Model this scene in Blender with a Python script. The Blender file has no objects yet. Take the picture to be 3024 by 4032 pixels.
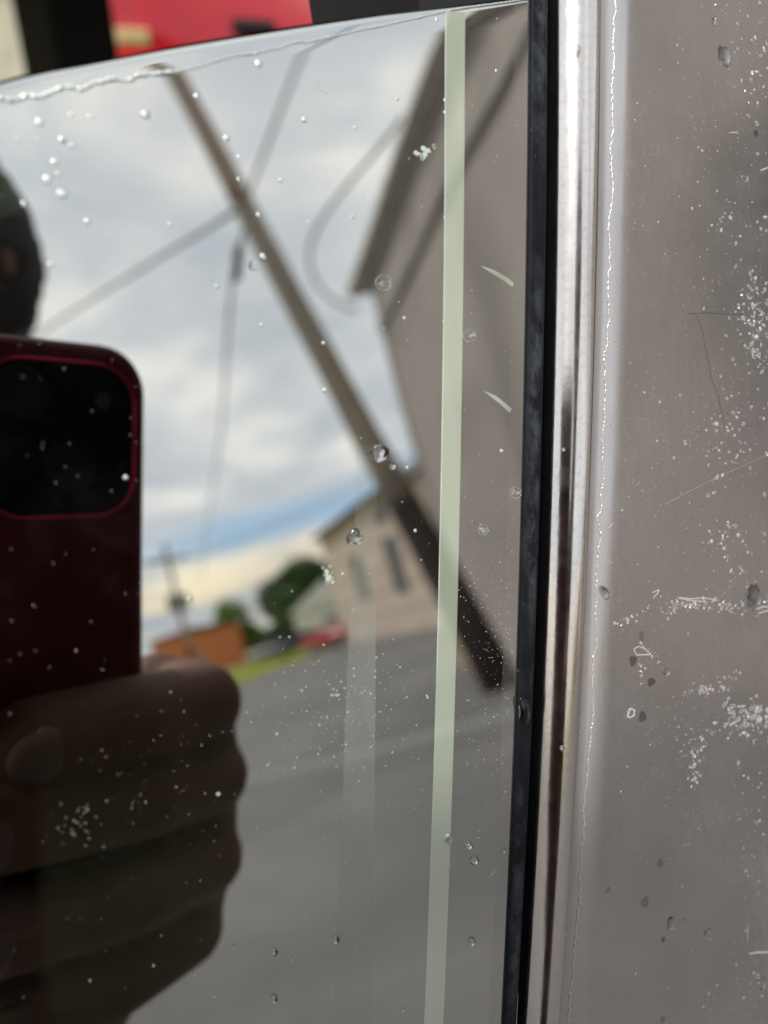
import bpy, bmesh, math, random
from mathutils import Vector, Matrix, noise
R = math.radians
rnd = random.Random(7)
S = bpy.context.scene
COL = S.collection

# ------------------------------------------------------------------ camera
EYE = 1.25                                    # lens height above the road
M = Matrix(((0.90781626, 0.19109852, -0.37329746),
            (-0.41763187, 0.33104662, -0.84616296),
            (-0.03812162, 0.92406141, 0.38033834)))
CAM = Vector((0, 0, EYE))
cd = bpy.data.cameras.new('camera')
cd.sensor_fit = 'VERTICAL'; cd.sensor_height = 36.0; cd.sensor_width = 27.0
cd.lens = 26.0; cd.clip_start = 0.004; cd.clip_end = 4000
cd.dof.use_dof = True; cd.dof.focus_distance = 0.122; cd.dof.aperture_fstop = 9.5
cam = bpy.data.objects.new('camera', cd); COL.objects.link(cam)
cam.matrix_world = Matrix.Translation(CAM) @ M.to_4x4()
S.camera = cam
S.render.resolution_x = 768; S.render.resolution_y = 1024

# ------------------------------------------------------------------ sky
SUN_EL, SUN_AZ = 52.0, 225.0                  # azimuth of the sun, degrees from +Y clockwise
w = bpy.data.worlds.new('World'); S.world = w; w.use_nodes = True
nt = w.node_tree; nt.nodes.clear()
def nd(t, **k):
    x = nt.nodes.new(t)
    for a, b in k.items(): setattr(x, a, b)
    return x
def ramp(node, stops, interp='LINEAR'):
    cr = node.color_ramp; cr.interpolation = interp
    while len(cr.elements) > 1: cr.elements.remove(cr.elements[-1])
    cr.elements[0].position = stops[0][0]; cr.elements[0].color = (*stops[0][1], 1)
    for p, c in stops[1:]:
        e = cr.elements.new(p); e.color = (*c, 1)
out = nd('ShaderNodeOutputWorld'); 
sky = nd('ShaderNodeTexSky', sky_type='NISHITA', sun_disc=False)
sky.sun_elevation = R(SUN_EL); sky.sun_rotation = R(SUN_AZ); sky.air_density = 1.3; sky.dust_density = 1.0
tc = nd('ShaderNodeTexCoord'); sp = nd('ShaderNodeSeparateXYZ'); nt.links.new(tc.outputs['Generated'], sp.inputs[0])
def math_n(op, a, b=None, c=None):
    m = nd('ShaderNodeMath', operation=op)
    for i, v in enumerate((a, b, c)):
        if v is None: continue
        if isinstance(v, (int, float)): m.inputs[i].default_value = v
        else: nt.links.new(v, m.inputs[i])
    return m.outputs[0]
zc = math_n('MAXIMUM', sp.outputs['Z'], 0.0)
den = math_n('ADD', zc, 0.16)
cx = math_n('DIVIDE', sp.outputs['X'], den); cy = math_n('DIVIDE', sp.outputs['Y'], den)
cv = nd('ShaderNodeCombineXYZ'); nt.links.new(cx, cv.inputs[0]); nt.links.new(cy, cv.inputs[1])
n1 = nd('ShaderNodeTexNoise'); n1.inputs['Scale'].default_value = 2.3; n1.inputs['Detail'].default_value = 5; n1.inputs['Roughness'].default_value = .55
n1.inputs['Distortion'].default_value = .4
nt.links.new(cv.outputs[0], n1.inputs['Vector'])
cl = nd('ShaderNodeValToRGB'); nt.links.new(n1.outputs['Fac'], cl.inputs[0])
ramp(cl, [(.30, (.64, .69, .75)), (.42, (.78, .81, .86)), (.52, (.90, .92, .94)), (.60, (1.1, 1.08, 1.05)), (.72, (1.32, 1.26, 1.18))])
# low banks of cloud towards the horizon
mp = nd('ShaderNodeMapping'); mp.inputs['Scale'].default_value = (2.2, 2.2, 9.0); nt.links.new(tc.outputs['Generated'], mp.inputs[0])
n2 = nd('ShaderNodeTexNoise'); n2.inputs['Scale'].default_value = 1.6; n2.inputs['Detail'].default_value = 4
nt.links.new(mp.outputs[0], n2.inputs['Vector'])
el = math_n('ADD', sp.outputs['Z'], math_n('MULTIPLY', math_n('SUBTRACT', n2.outputs['Fac'], .5), .085))
bank = nd('ShaderNodeValToRGB'); nt.links.new(el, bank.inputs[0])
ramp(bank, [(0, (.95, .86, .74)), (.035, (.9, .86, .8)), (.062, (.66, .68, .74)), (.078, (.60, .65, .74)), (.092, (1.2, 1.04, .78)),
            (.116, (1.18, 1.07, .90)), (.132, (1.12, 1.06, .96)), (.15, (.92, .93, .95)), (.21, (.84, .87, .92))])
isblue = nd('ShaderNodeValToRGB'); nt.links.new(el, isblue.inputs[0])
ramp(isblue, [(.124, (0, 0, 0)), (.143, (1, 1, 1)), (.162, (.95, .95, .95)), (.200, (0, 0, 0))])
mp3 = nd('ShaderNodeMapping'); mp3.inputs['Scale'].default_value = (5, 5, 26); nt.links.new(tc.outputs['Generated'], mp3.inputs[0])
n3 = nd('ShaderNodeTexNoise'); n3.inputs['Scale'].default_value = 1.5; n3.inputs['Detail'].default_value = 5; nt.links.new(mp3.outputs[0], n3.inputs['Vector'])
tex = nd('ShaderNodeValToRGB'); nt.links.new(n3.outputs['Fac'], tex.inputs[0]); ramp(tex, [(.34, (.74, .78, .86)), (.48, (.95, .95, .95)), (.6, (1.15, 1.1, 1.0))])
bankt = nd('ShaderNodeMixRGB', blend_type='MULTIPLY'); bankt.inputs[0].default_value = 1; nt.links.new(bank.outputs[0], bankt.inputs[1]); nt.links.new(tex.outputs[0], bankt.inputs[2])
hi = nd('ShaderNodeValToRGB'); nt.links.new(el, hi.inputs[0]); ramp(hi, [(.180, (0, 0, 0)), (.215, (1, 1, 1))])
mixc = nd('ShaderNodeMixRGB'); nt.links.new(hi.outputs[0], mixc.inputs[0]); nt.links.new(bankt.outputs[0], mixc.inputs[1]); nt.links.new(cl.outputs[0], mixc.inputs[2])
SKYK = 0.15
b1 = nd('ShaderNodeBackground'); b1.inputs[1].default_value = SKYK; nt.links.new(sky.outputs[0], b1.inputs[0])
gap = nd('ShaderNodeValToRGB'); nt.links.new(math_n('ADD', sp.outputs['X'], math_n('MULTIPLY', math_n('SUBTRACT', n2.outputs['Fac'], .5), .25)), gap.inputs[0]); ramp(gap, [(.03, (0, 0, 0)), (.17, (1, 1, 1)), (.6, (1, 1, 1)), (.8, (.2, .2, .2))])
gm = math_n('MULTIPLY', isblue.outputs[0], gap.outputs[0])
mixb = nd('ShaderNodeMixRGB'); nt.links.new(gm, mixb.inputs[0]); nt.links.new(mixc.outputs[0], mixb.inputs[1]); mixb.inputs[2].default_value = (.42, .64, .94, 1)
b2 = nd('ShaderNodeBackground'); b2.inputs[1].default_value = 1.06; nt.links.new(mixb.outputs[0], b2.inputs[0])
ms = nd('ShaderNodeMixShader')
inv = math_n('SUBTRACT', 1.0, math_n('MULTIPLY', gm, .4)); nt.links.new(inv, ms.inputs[0])
nt.links.new(b1.outputs[0], ms.inputs[1]); nt.links.new(b2.outputs[0], ms.inputs[2]); nt.links.new(ms.outputs[0], out.inputs[0])

sd = bpy.data.lights.new('sun', 'SUN'); sd.energy = 2.8; sd.angle = R(8); sd.color = (1, .95, .87)
so = bpy.data.objects.new('sun', sd); COL.objects.link(so)
sdir = Vector((math.sin(R(SUN_AZ)) * math.cos(R(SUN_EL)), math.cos(R(SUN_AZ)) * math.cos(R(SUN_EL)), math.sin(R(SUN_EL))))
so.rotation_euler = sdir.to_track_quat('Z', 'Y').to_euler()

S.view_settings.view_transform = 'Standard'; S.view_settings.look = 'None'
S.view_settings.exposure = 0.0; S.view_settings.gamma = 1; S.view_settings.use_curve_mapping = False
S.render.engine = 'CYCLES'
S.cycles.caustics_reflective = False; S.cycles.caustics_refractive = False
S.cycles.max_bounces = 10; S.cycles.transparent_max_bounces = 12; S.cycles.glossy_bounces = 6; S.cycles.transmission_bounces = 8

# ------------------------------------------------------------------ the geometry of the place
FL = 2912.0; DG = 0.10                        # focal length in photo pixels, lens to glass
NC = Vector((1237, -188, 2912)).normalized()  # normal of the glass in the camera's axes
FC = -DG * NC
def dray(px, py): return Vector((px - 1512, 2016 - py, -FL)).normalized()
def ghit(px, py, o=0.0):
    r = dray(px, py); return r * ((FC.dot(NC) + o) / r.dot(NC))
NW = M @ NC; EX = Vector((1, 0, 0)); EYv = NW.cross(EX).normalized()
FW = CAM + M @ FC
GLASS = Matrix.Translation(FW) @ Matrix((EX, EYv, NW)).transposed().to_4x4()
def L(px, py, o=0.0):                         # point of the glass plane in its own metres
    p = M @ (ghit(px, py, o) - FC); return Vector((p.dot(EX), p.dot(EYv)))
def mirror_dir(px, py):
    r = dray(px, py); return M @ (r - NC * (2 * r.dot(NC)))
def MW(px, py, dist):                         # place in the street seen in the glass, at a horizontal distance
    r = mirror_dir(px, py); h = math.hypot(r.x, r.y); return CAM + r * (dist / h)
def MC(px, py, c):                            # camera-space point at depth c behind the lens
    g = ghit(px, py); r = dray(px, py); r = r - NC * (2 * r.dot(NC)); return g + r * ((c - g.z) / r.z)
CAMM = Matrix.Translation(CAM) @ M.to_4x4()

# ------------------------------------------------------------------ helpers
def tag(o, label=None, cat=None, group=None, kind=None):
    for k, v in (('label', label), ('category', cat), ('group', group), ('kind', kind)):
        if v: o[k] = v
    return o
def empty(name, loc=(0, 0, 0), rz=0):
    o = bpy.data.objects.new(name, None); COL.objects.link(o); o.location = loc; o.rotation_euler = (0, 0, rz)
    o.empty_display_size = .05; return o
def obj(name, bm, mats, parent=None, mw=None, smooth=False, angle=None):
    """link one mesh; its coordinates are read in the frame mw (world by default)"""
    me = bpy.data.meshes.new(name)
    bmesh.ops.recalc_face_normals(bm, faces=bm.faces[:])
    bm.to_mesh(me); bm.free()
    if not isinstance(mats, (list, tuple)): mats = [mats]
    for m in mats: me.materials.append(m)
    if smooth: me.shade_smooth()
    o = bpy.data.objects.new(name, me); COL.objects.link(o)
    if mw is not None: o.matrix_world = mw
    if parent is not None:
        bpy.context.view_layer.update()
        o.parent = parent; o.matrix_parent_inverse = parent.matrix_world.inverted()
    return o
def pobj(name, bm, mats, parent, smooth=False):
    """link one mesh whose coordinates are the parent's own"""
    me = bpy.data.meshes.new(name); bmesh.ops.recalc_face_normals(bm, faces=bm.faces[:]); bm.to_mesh(me); bm.free()
    if not isinstance(mats, (list, tuple)): mats = [mats]
    for m in mats: me.materials.append(m)
    if smooth: me.shade_smooth()
    o = bpy.data.objects.new(name, me); COL.objects.link(o); o.parent = parent; return o
def box(bm, x0, x1, y0, y1, z0, z1, mi=0, bev=0):
    vs = [bm.verts.new(p) for p in ((x0, y0, z0), (x1, y0, z0), (x1, y1, z0), (x0, y1, z0), (x0, y0, z1), (x1, y0, z1), (x1, y1, z1), (x0, y1, z1))]
    fs = [bm.faces.new([vs[i] for i in f]) for f in ((0, 3, 2, 1), (4, 5, 6, 7), (0, 1, 5, 4), (1, 2, 6, 5), (2, 3, 7, 6), (3, 0, 4, 7))]
    for f in fs: f.material_index = mi
    if bev:
        es = list({e for f in fs for e in f.edges})
        bmesh.ops.bevel(bm, geom=es, offset=bev, segments=3, affect='EDGES', profile=.6)
    return fs
def poly_prism(bm, pts, y0, y1, axis='y', mi=0):
    """closed outline pts (a,b) extruded between y0 and y1"""
    def P(a, b, c): return (a, c, b) if axis == 'y' else ((c, a, b) if axis == 'x' else (a, b, c))
    A = [bm.verts.new(P(a, b, y0)) for a, b in pts]; B = [bm.verts.new(P(a, b, y1)) for a, b in pts]
    n = len(pts); fs = [bm.faces.new(A), bm.faces.new(B[::-1])]
    for i in range(n): fs.append(bm.faces.new((A[i], B[i], B[(i + 1) % n], A[(i + 1) % n])))
    for f in fs: f.material_index = mi
    return fs
def tube(bm, pts, rad, seg=10, cap=True):
    pts = [Vector(p) for p in pts]; n = len(pts)
    rads = rad if isinstance(rad, (list, tuple)) else [rad] * n
    rings = []; up = None
    for i, p in enumerate(pts):
        t = (pts[min(i + 1, n - 1)] - pts[max(i - 1, 0)]).normalized()
        if up is None: up = t.orthogonal().normalized()
        up = (up - t * up.dot(t)).normalized(); sd_ = t.cross(up)
        rings.append([bm.verts.new(p + (up * math.cos(2 * math.pi * k / seg) + sd_ * math.sin(2 * math.pi * k / seg)) * rads[i]) for k in range(seg)])
    for a, b in zip(rings, rings[1:]):
        for k in range(seg): bm.faces.new((a[k], a[(k + 1) % seg], b[(k + 1) % seg], b[k]))
    if cap: bm.faces.new(rings[0][::-1]); bm.faces.new(rings[-1])
def rcone(bm, a, b, ra, rb, seg=20):
    """rounded cone from a to b"""
    a = Vector(a); b = Vector(b); t = (b - a); ln = t.length
    if ln < 1e-6: t = Vector((0, 0, 1))
    t.normalize(); pts = []; rr = []
    for k in range(1, 7):
        th = math.pi / 2 * (1 - k / 6); pts.append(a - t * ra * math.sin(th)); rr.append(max(ra * math.cos(th), 1e-4))
    for k in range(0, 6):
        th = math.pi / 2 * k / 6; pts.append(b + t * rb * math.sin(th)); rr.append(max(rb * math.cos(th), 1e-4))
    if ln < 1e-6: pass
    tube2(bm, pts, rr, t, seg)
def tube2(bm, pts, rr, t, seg):
    up = t.orthogonal().normalized(); s = t.cross(up); rings = []
    for p, r in zip(pts, rr):
        rings.append([bm.verts.new(p + (up * math.cos(2 * math.pi * k / seg) + s * math.sin(2 * math.pi * k / seg)) * r) for k in range(seg)])
    for a, b in zip(rings, rings[1:]):
        for k in range(seg): bm.faces.new((a[k], a[(k + 1) % seg], b[(k + 1) % seg], b[k]))
    bm.faces.new(rings[0][::-1]); bm.faces.new(rings[-1])
def ellipsoid(bm, c, r, mat=None, u=20, v=14):
    g = bmesh.ops.create_uvsphere(bm, u_segments=u, v_segments=v, radius=1)
    T = Matrix.Translation(c) @ (mat.to_4x4() if mat else Matrix.Identity(4)) @ Matrix.Diagonal((*r, 1))
    bmesh.ops.transform(bm, matrix=T, verts=g['verts']); return g['verts']

# ------------------------------------------------------------------ materials
class Mt:
    def __init__(s, name):
        s.m = bpy.data.materials.new(name); s.m.use_nodes = True; s.t = s.m.node_tree; s.t.nodes.clear()
        s.out = s.t.nodes.new('ShaderNodeOutputMaterial')
    def n(s, t, **k):
        x = s.t.nodes.new(t)
        for a, b in k.items():
            if a.startswith('_'): x.inputs[a[1:].replace('_', ' ')].default_value = b
            else: setattr(x, a, b)
        return x
    def l(s, a, b): s.t.links.new(a, b)
    def coord(s, scale=(1, 1, 1), kind='Object', rot=(0, 0, 0)):
        c = s.n('ShaderNodeTexCoord'); m = s.n('ShaderNodeMapping'); m.inputs['Scale'].default_value = scale; m.inputs['Rotation'].default_value = rot
        s.l(c.outputs[kind], m.inputs[0]); return m.outputs[0]
    def noise(s, vec, sc, det=4, rough=.55, dist=0):
        x = s.n('ShaderNodeTexNoise'); x.inputs['Scale'].default_value = sc; x.inputs['Detail'].default_value = det
        x.inputs['Roughness'].default_value = rough; x.inputs['Distortion'].default_value = dist; s.l(vec, x.inputs['Vector']); return x.outputs['Fac']
    def ramp(s, fac, stops):
        x = s.n('ShaderNodeValToRGB'); ramp(x, stops); s.l(fac, x.inputs[0]); return x.outputs[0]
    def math(s, op, a, b=None):
        m = s.n('ShaderNodeMath', operation=op)
        for i, v in enumerate((a, b)):
            if v is None: continue
            if isinstance(v, (int, float)): m.inputs[i].default_value = v
            else: s.l(v, m.inputs[i])
        return m.outputs[0]
def g3(v): return (v, v, v)
def plain(name, col, rough=.6, metal=0, var=.15, scale=6, bump=0, spec=.5, vscale=(1, 1, 1)):
    s = Mt(name); p = s.n('ShaderNodeBsdfPrincipled'); p.inputs['Roughness'].default_value = rough; p.inputs['Metallic'].default_value = metal
    p.inputs['Specular IOR Level'].default_value = spec
    v = s.coord(vscale); f = s.noise(v, scale)
    c0 = tuple(x * (1 - var) for x in col); c1 = tuple(min(1, x * (1 + var)) for x in col)
    s.l(s.ramp(f, [(.3, c0), (.7, c1)]), p.inputs['Base Color'])
    if bump:
        b = s.n('ShaderNodeBump'); b.inputs['Strength'].default_value = bump; s.l(s.noise(v, scale * 6), b.inputs['Height']); s.l(b.outputs[0], p.inputs['Normal'])
    s.l(p.outputs[0], s.out.inputs[0]); return s.m

def pane_material():
    s = Mt('mirror_tinted_glass'); gl = s.n('ShaderNodeBsdfGlossy'); gl.inputs['Color'].default_value = (.95, .98, .965, 1); gl.inputs['Roughness'].default_value = 0.0
    tr = s.n('ShaderNodeBsdfTransparent'); tr.inputs['Color'].default_value = (.12, .155, .13, 1)
    v = s.coord(); b = s.n('ShaderNodeBump'); b.inputs['Strength'].default_value = .06; b.inputs['Distance'].default_value = .002
    s.l(s.noise(v, 22, 1), b.inputs['Height']); s.l(b.outputs[0], gl.inputs['Normal'])
    mx = s.n('ShaderNodeMixShader'); mx.inputs[0].default_value = .66; s.l(tr.outputs[0], mx.inputs[1]); s.l(gl.outputs[0], mx.inputs[2])
    # a breath of dried dust on the surface
    df = s.n('ShaderNodeBsdfDiffuse'); df.inputs['Color'].default_value = (.6, .62, .6, 1)
    a = s.noise(v, 60, 6, .7); fac = s.ramp(a, [(.5, g3(0)), (.8, g3(.012))])
    m2 = s.n('ShaderNodeMixShader'); s.l(fac, m2.inputs[0]); s.l(mx.outputs[0], m2.inputs[1]); s.l(df.outputs[0], m2.inputs[2])
    s.l(m2.outputs[0], s.out.inputs[0]); return s.m
def clear_back():
    s = Mt('clear_glass_back'); tr = s.n('ShaderNodeBsdfTransparent'); tr.inputs['Color'].default_value = (.9, .95, .92, 1); s.l(tr.outputs[0], s.out.inputs[0]); return s.m
def strip_material():
    s = Mt('pale_green_strip'); gl = s.n('ShaderNodeBsdfGlossy'); gl.inputs['Color'].default_value = (.95, 1, .93, 1); gl.inputs['Roughness'].default_value = 0.02
    df = s.n('ShaderNodeBsdfDiffuse'); v = s.coord((1, .12, 1))
    s.l(s.ramp(s.noise(v, 160, 3), [(.35, (.58, .68, .55)), (.7, (.68, .77, .65))]), df.inputs[0])
    mx = s.n('ShaderNodeMixShader'); mx.inputs[0].default_value = .46; s.l(df.outputs[0], mx.inputs[1]); s.l(gl.outputs[0], mx.inputs[2]); s.l(mx.outputs[0], s.out.inputs[0]); return s.m
def mint_material(): return glint('mint_film_edge', (.84, .95, .89), (.95, 1, .98), .5)
def seal_material():
    s = Mt('dusty_black_rubber'); p = s.n('ShaderNodeBsdfPrincipled'); v = s.coord((1, .6, 1))
    d = s.noise(v, 420, 7, .7); v2 = s.coord((1, .16, 1)); d2 = s.noise(v2, 130, 5, .6)
    at = s.n('ShaderNodeAttribute', attribute_name='across')
    band = s.ramp(at.outputs['Fac'], [(.0, g3(.1)), (.10, g3(.5)), (.30, g3(1)), (.48, g3(1)), (.56, g3(.3)), (.6, g3(0))])
    m = s.math('MULTIPLY', s.ramp(d2, [(.40, g3(.08)), (.60, g3(1))]), band); m = s.math('MULTIPLY', m, s.ramp(d, [(.40, g3(.05)), (.60, g3(1))]))
    m = s.math('MAXIMUM', m, s.ramp(s.noise(s.coord(), 1500, 2), [(.68, g3(0)), (.74, g3(.9))]))
    mc = s.n('ShaderNodeMixRGB'); s.l(m, mc.inputs[0]); mc.inputs[1].default_value = (.008, .01, .014, 1); mc.inputs[2].default_value = (.08, .09, .108, 1)
    s.l(mc.outputs[0], p.inputs['Base Color']); p.inputs['Roughness'].default_value = .6; p.inputs['Specular IOR Level'].default_value = .15
    s.l(p.outputs[0], s.out.inputs[0]); return s.m
def chrome_material():
    s = Mt('worn_chrome'); p = s.n('ShaderNodeBsdfPrincipled'); p.inputs['Metallic'].default_value = 1; v = s.coord()
    s.l(s.ramp(s.noise(v, 900, 3), [(.25, (.64, .60, .59)), (.5, (.73, .70, .68))]), p.inputs['Base Color'])
    s.l(s.ramp(s.noise(v, 300, 4), [(.3, g3(.13)), (.7, g3(.19))]), p.inputs['Roughness'])
    b = s.n('ShaderNodeBump'); b.inputs['Strength'].default_value = .10; b.inputs['Distance'].default_value = .00006
    s.l(s.noise(s.coord((1, .6, 1)), 1900, 2), b.inputs['Height']); s.l(b.outputs[0], p.inputs['Normal'])
    s.l(p.outputs[0], s.out.inputs[0]); return s.m
def panel_material():
    s = Mt('scratched_gloss_panel'); p = s.n('ShaderNodeBsdfPrincipled'); p.inputs['Metallic'].default_value = 1; v = s.coord()
    big = s.noise(v, 28, 3, .5, .3)
    s.l(s.ramp(big, [(.3, (.56, .56, .56)), (.55, (.66, .65, .64)), (.8, (.62, .60, .62))]), p.inputs['Base Color'])
    s.l(s.ramp(s.noise(v, 70, 5, .6), [(.3, g3(.2)), (.7, g3(.3))]), p.inputs['Roughness'])
    # milky haze where the coat is wearing off, in fine slanting wipe marks; rolled edge's sheen painted in too
    df = s.n('ShaderNodeBsdfDiffuse'); df.inputs['Color'].default_value = (.42, .40, .42, 1)
    a = s.noise(v, 34, 4, .6); wm = s.noise(s.coord((6, 1, 1), rot=(0, 0, R(52))), 160, 4, .7)
    at = s.n('ShaderNodeAttribute', attribute_name='across')
    edge = s.ramp(at.outputs['Fac'], [(.0, g3(.42)), (.030, g3(.42)), (.036, g3(.34)), (.055, g3(.3)), (.09, g3(.02)), (1, g3(.02))])  # grey strip beside the chrome, then the rolled edge's sky highlight painted as haze
    fac = s.math('ADD', s.math('MULTIPLY', s.math('MULTIPLY', s.ramp(a, [(.4, g3(0)), (.75, g3(1))]), s.ramp(wm, [(.4, g3(.2)), (.7, g3(1))])), .2), s.math('ADD', edge, s.math('MULTIPLY', s.ramp(s.noise(v, 1500, 2), [(.62, g3(0)), (.70, g3(.5))]), s.ramp(s.noise(v, 60, 4, .7), [(.42, g3(.1)), (.65, g3(1))]))))
    mx = s.n('ShaderNodeMixShader'); s.l(fac, mx.inputs[0]); s.l(p.outputs[0], mx.inputs[1]); s.l(df.outputs[0], mx.inputs[2]); s.l(mx.outputs[0], s.out.inputs[0]); return s.m
def water_material():
    s = Mt('water'); p = s.n('ShaderNodeBsdfPrincipled'); p.inputs['Transmission Weight'].default_value = 1; p.inputs['IOR'].default_value = 1.55
    p.inputs['Roughness'].default_value = 0; p.inputs['Base Color'].default_value = (1, 1, 1, 1); s.l(p.outputs[0], s.out.inputs[0]); return s.m
def glint(name, dif, spc, f):
    s = Mt(name); d = s.n('ShaderNodeBsdfDiffuse'); d.inputs[0].default_value = (*dif, 1); g = s.n('ShaderNodeBsdfGlossy'); g.inputs[0].default_value = (*spc, 1); g.inputs['Roughness'].default_value = .3
    m = s.n('ShaderNodeMixShader'); m.inputs[0].default_value = f; s.l(d.outputs[0], m.inputs[1]); s.l(g.outputs[0], m.inputs[2]); s.l(m.outputs[0], s.out.inputs[0]); return s.m
def chip_material(): return glint('white_coat_chips', (.93, .93, .95), (1, 1, 1), .5)
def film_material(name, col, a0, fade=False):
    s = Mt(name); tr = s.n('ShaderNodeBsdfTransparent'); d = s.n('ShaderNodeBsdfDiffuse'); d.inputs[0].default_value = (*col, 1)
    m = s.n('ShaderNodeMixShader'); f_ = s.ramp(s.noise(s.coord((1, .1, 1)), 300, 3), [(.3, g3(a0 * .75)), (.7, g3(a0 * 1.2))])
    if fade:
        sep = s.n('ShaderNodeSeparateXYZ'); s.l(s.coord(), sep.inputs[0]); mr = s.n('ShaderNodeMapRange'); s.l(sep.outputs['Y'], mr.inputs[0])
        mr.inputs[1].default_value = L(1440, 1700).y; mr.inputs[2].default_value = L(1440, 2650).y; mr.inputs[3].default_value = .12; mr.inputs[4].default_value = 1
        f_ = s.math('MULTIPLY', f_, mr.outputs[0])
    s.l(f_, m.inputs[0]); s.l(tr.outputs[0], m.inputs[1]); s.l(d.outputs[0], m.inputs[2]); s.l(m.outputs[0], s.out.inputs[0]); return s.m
def stain_material(name, col):
    s = Mt(name); tr = s.n('ShaderNodeBsdfTransparent'); tr.inputs[0].default_value = (*col, 1)
    s.l(tr.outputs[0], s.out.inputs[0]); return s.m
def asphalt():
    s = Mt('asphalt'); p = s.n('ShaderNodeBsdfPrincipled'); p.inputs['Roughness'].default_value = .8; v = s.coord()
    a = s.noise(v, .5, 5, .6, .5); b = s.noise(v, 90, 3)
    m = s.n('ShaderNodeMixRGB', blend_type='MULTIPLY'); m.inputs[0].default_value = 1
    s.l(s.ramp(a, [(.3, (.10, .095, .093)), (.5, (.135, .127, .123)), (.7, (.19, .178, .17))]), m.inputs[1]); s.l(s.ramp(b, [(.3, g3(.75)), (.7, g3(1.15))]), m.inputs[2])
    s.l(m.outputs[0], p.inputs['Base Color']); s.l(p.outputs[0], s.out.inputs[0]); return s.m
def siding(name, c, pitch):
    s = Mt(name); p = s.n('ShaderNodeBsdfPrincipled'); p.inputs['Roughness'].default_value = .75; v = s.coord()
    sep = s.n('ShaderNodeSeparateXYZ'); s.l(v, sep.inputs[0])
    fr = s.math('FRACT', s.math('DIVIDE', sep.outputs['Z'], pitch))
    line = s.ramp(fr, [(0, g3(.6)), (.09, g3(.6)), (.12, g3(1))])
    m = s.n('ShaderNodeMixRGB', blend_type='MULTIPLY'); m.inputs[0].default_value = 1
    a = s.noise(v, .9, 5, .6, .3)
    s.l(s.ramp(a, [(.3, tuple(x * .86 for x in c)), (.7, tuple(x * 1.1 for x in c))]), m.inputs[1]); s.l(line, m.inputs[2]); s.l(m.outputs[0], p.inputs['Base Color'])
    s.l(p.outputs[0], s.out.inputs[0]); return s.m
def pole_wood():
    s = Mt('weathered_pole_wood'); p = s.n('ShaderNodeBsdfPrincipled'); p.inputs['Roughness'].default_value = .85; v = s.coord((1, 1, .05))
    a = s.noise(v, 30, 4, .6); vz = s.coord(); sep = s.n('ShaderNodeSeparateXYZ'); s.l(vz, sep.inputs[0])
    wz = s.math('ADD', sep.outputs['Z'], s.math('MULTIPLY', s.noise(s.coord(), 1.2, 3), 1.2))
    c1 = s.ramp(a, [(.3, (.23, .19, .145)), (.7, (.38, .33, .26))]); c2 = s.ramp(a, [(.3, (.028, .018, .016)), (.7, (.07, .045, .036))])
    m = s.n('ShaderNodeMixRGB'); s.l(s.ramp(s.math('DIVIDE', wz, 10.0), [(.31, g3(0)), (.37, g3(1))]), m.inputs[0]); s.l(c2, m.inputs[1]); s.l(c1, m.inputs[2])
    s.l(m.outputs[0], p.inputs['Base Color']); s.l(p.outputs[0], s.out.inputs[0]); return s.m
def glassdark(name='dark_window_glass', c=(.03, .04, .045)):
    s = Mt(name); p = s.n('ShaderNodeBsdfPrincipled'); p.inputs['Base Color'].default_value = (*c, 1); p.inputs['Roughness'].default_value = .1; p.inputs['Specular IOR Level'].default_value = .2; s.l(p.outputs[0], s.out.inputs[0]); return s.m

m_pane, m_back, m_strip, m_mint, m_seal, m_chrome, m_panel = pane_material(), clear_back(), strip_material(), mint_material(), seal_material(), chrome_material(), panel_material()
m_water, m_chip = water_material(), chip_material()
m_dust = plain('pale_dust', (.75, .76, .74), .8, var=.1)
m_greendust = plain('pale_green_residue', (.62, .72, .62), .7, var=.1, scale=400)
m_stain = stain_material('dark_dried_spot', (.72, .70, .68)); m_stain2 = stain_material('olive_dried_spot', (.86, .85, .76))
m_asph = asphalt(); m_conc = plain('concrete', (.19, .2, .195), .8, var=.12, scale=2)
m_grass = plain('yellow_green_grass', (.34, .37, .045), .9, var=.3, scale=3)
m_field = plain('dry_lawn', (.17, .17, .075), .9, var=.3, scale=.6)
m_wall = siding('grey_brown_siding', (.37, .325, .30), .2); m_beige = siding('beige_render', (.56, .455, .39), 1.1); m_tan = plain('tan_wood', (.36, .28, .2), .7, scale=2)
m_trim = plain('brown_trim', (.30, .27, .245), .6); m_white = plain('white_paint', (.78, .77, .74), .5); m_roofb = plain('brown_shingles', (.34, .31, .28), .85, scale=8); m_roof = plain('dark_shingles', (.09, .085, .08), .85, scale=8)
m_orange = plain('orange_brick', (.68, .22, .08), .8, scale=3); m_glassd = glassdark()
m_pole = pole_wood(); m_cable = plain('grey_cable', (.10, .105, .11), .6); m_metal = plain('grey_metal', (.28, .29, .3), .4, .8); m_ceramic = plain('brown_ceramic', (.12, .06, .04), .25)
m_leafA = plain('leaf_bright', (.16, .26, .05), .7, var=.5, scale=.9); m_leafB = plain('leaf_dark', (.055, .11, .028), .7, var=.5, scale=.8); m_bark = plain('bark', (.1, .08, .06), .9)
m_black = plain('black_trim', (.012, .012, .013), .6, var=.2); m_int = plain('dark_interior', (.035, .033, .03), .8, var=.3); m_olive = plain('olive_grey_trim', (.13, .125, .09), .7); m_greyp = plain('pale_grey_trim', (.42, .43, .42), .6)
m_brownint = plain('brown_interior', (.06, .05, .04), .7)
m_red = plain('red_paint', (.42, .008, .02), .25, var=.06, spec=.6); m_darkpaint = plain('dark_blue_paint', (.03, .035, .045), .25); m_greyv = plain('silver_paint', (.35, .35, .36), .3)
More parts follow.
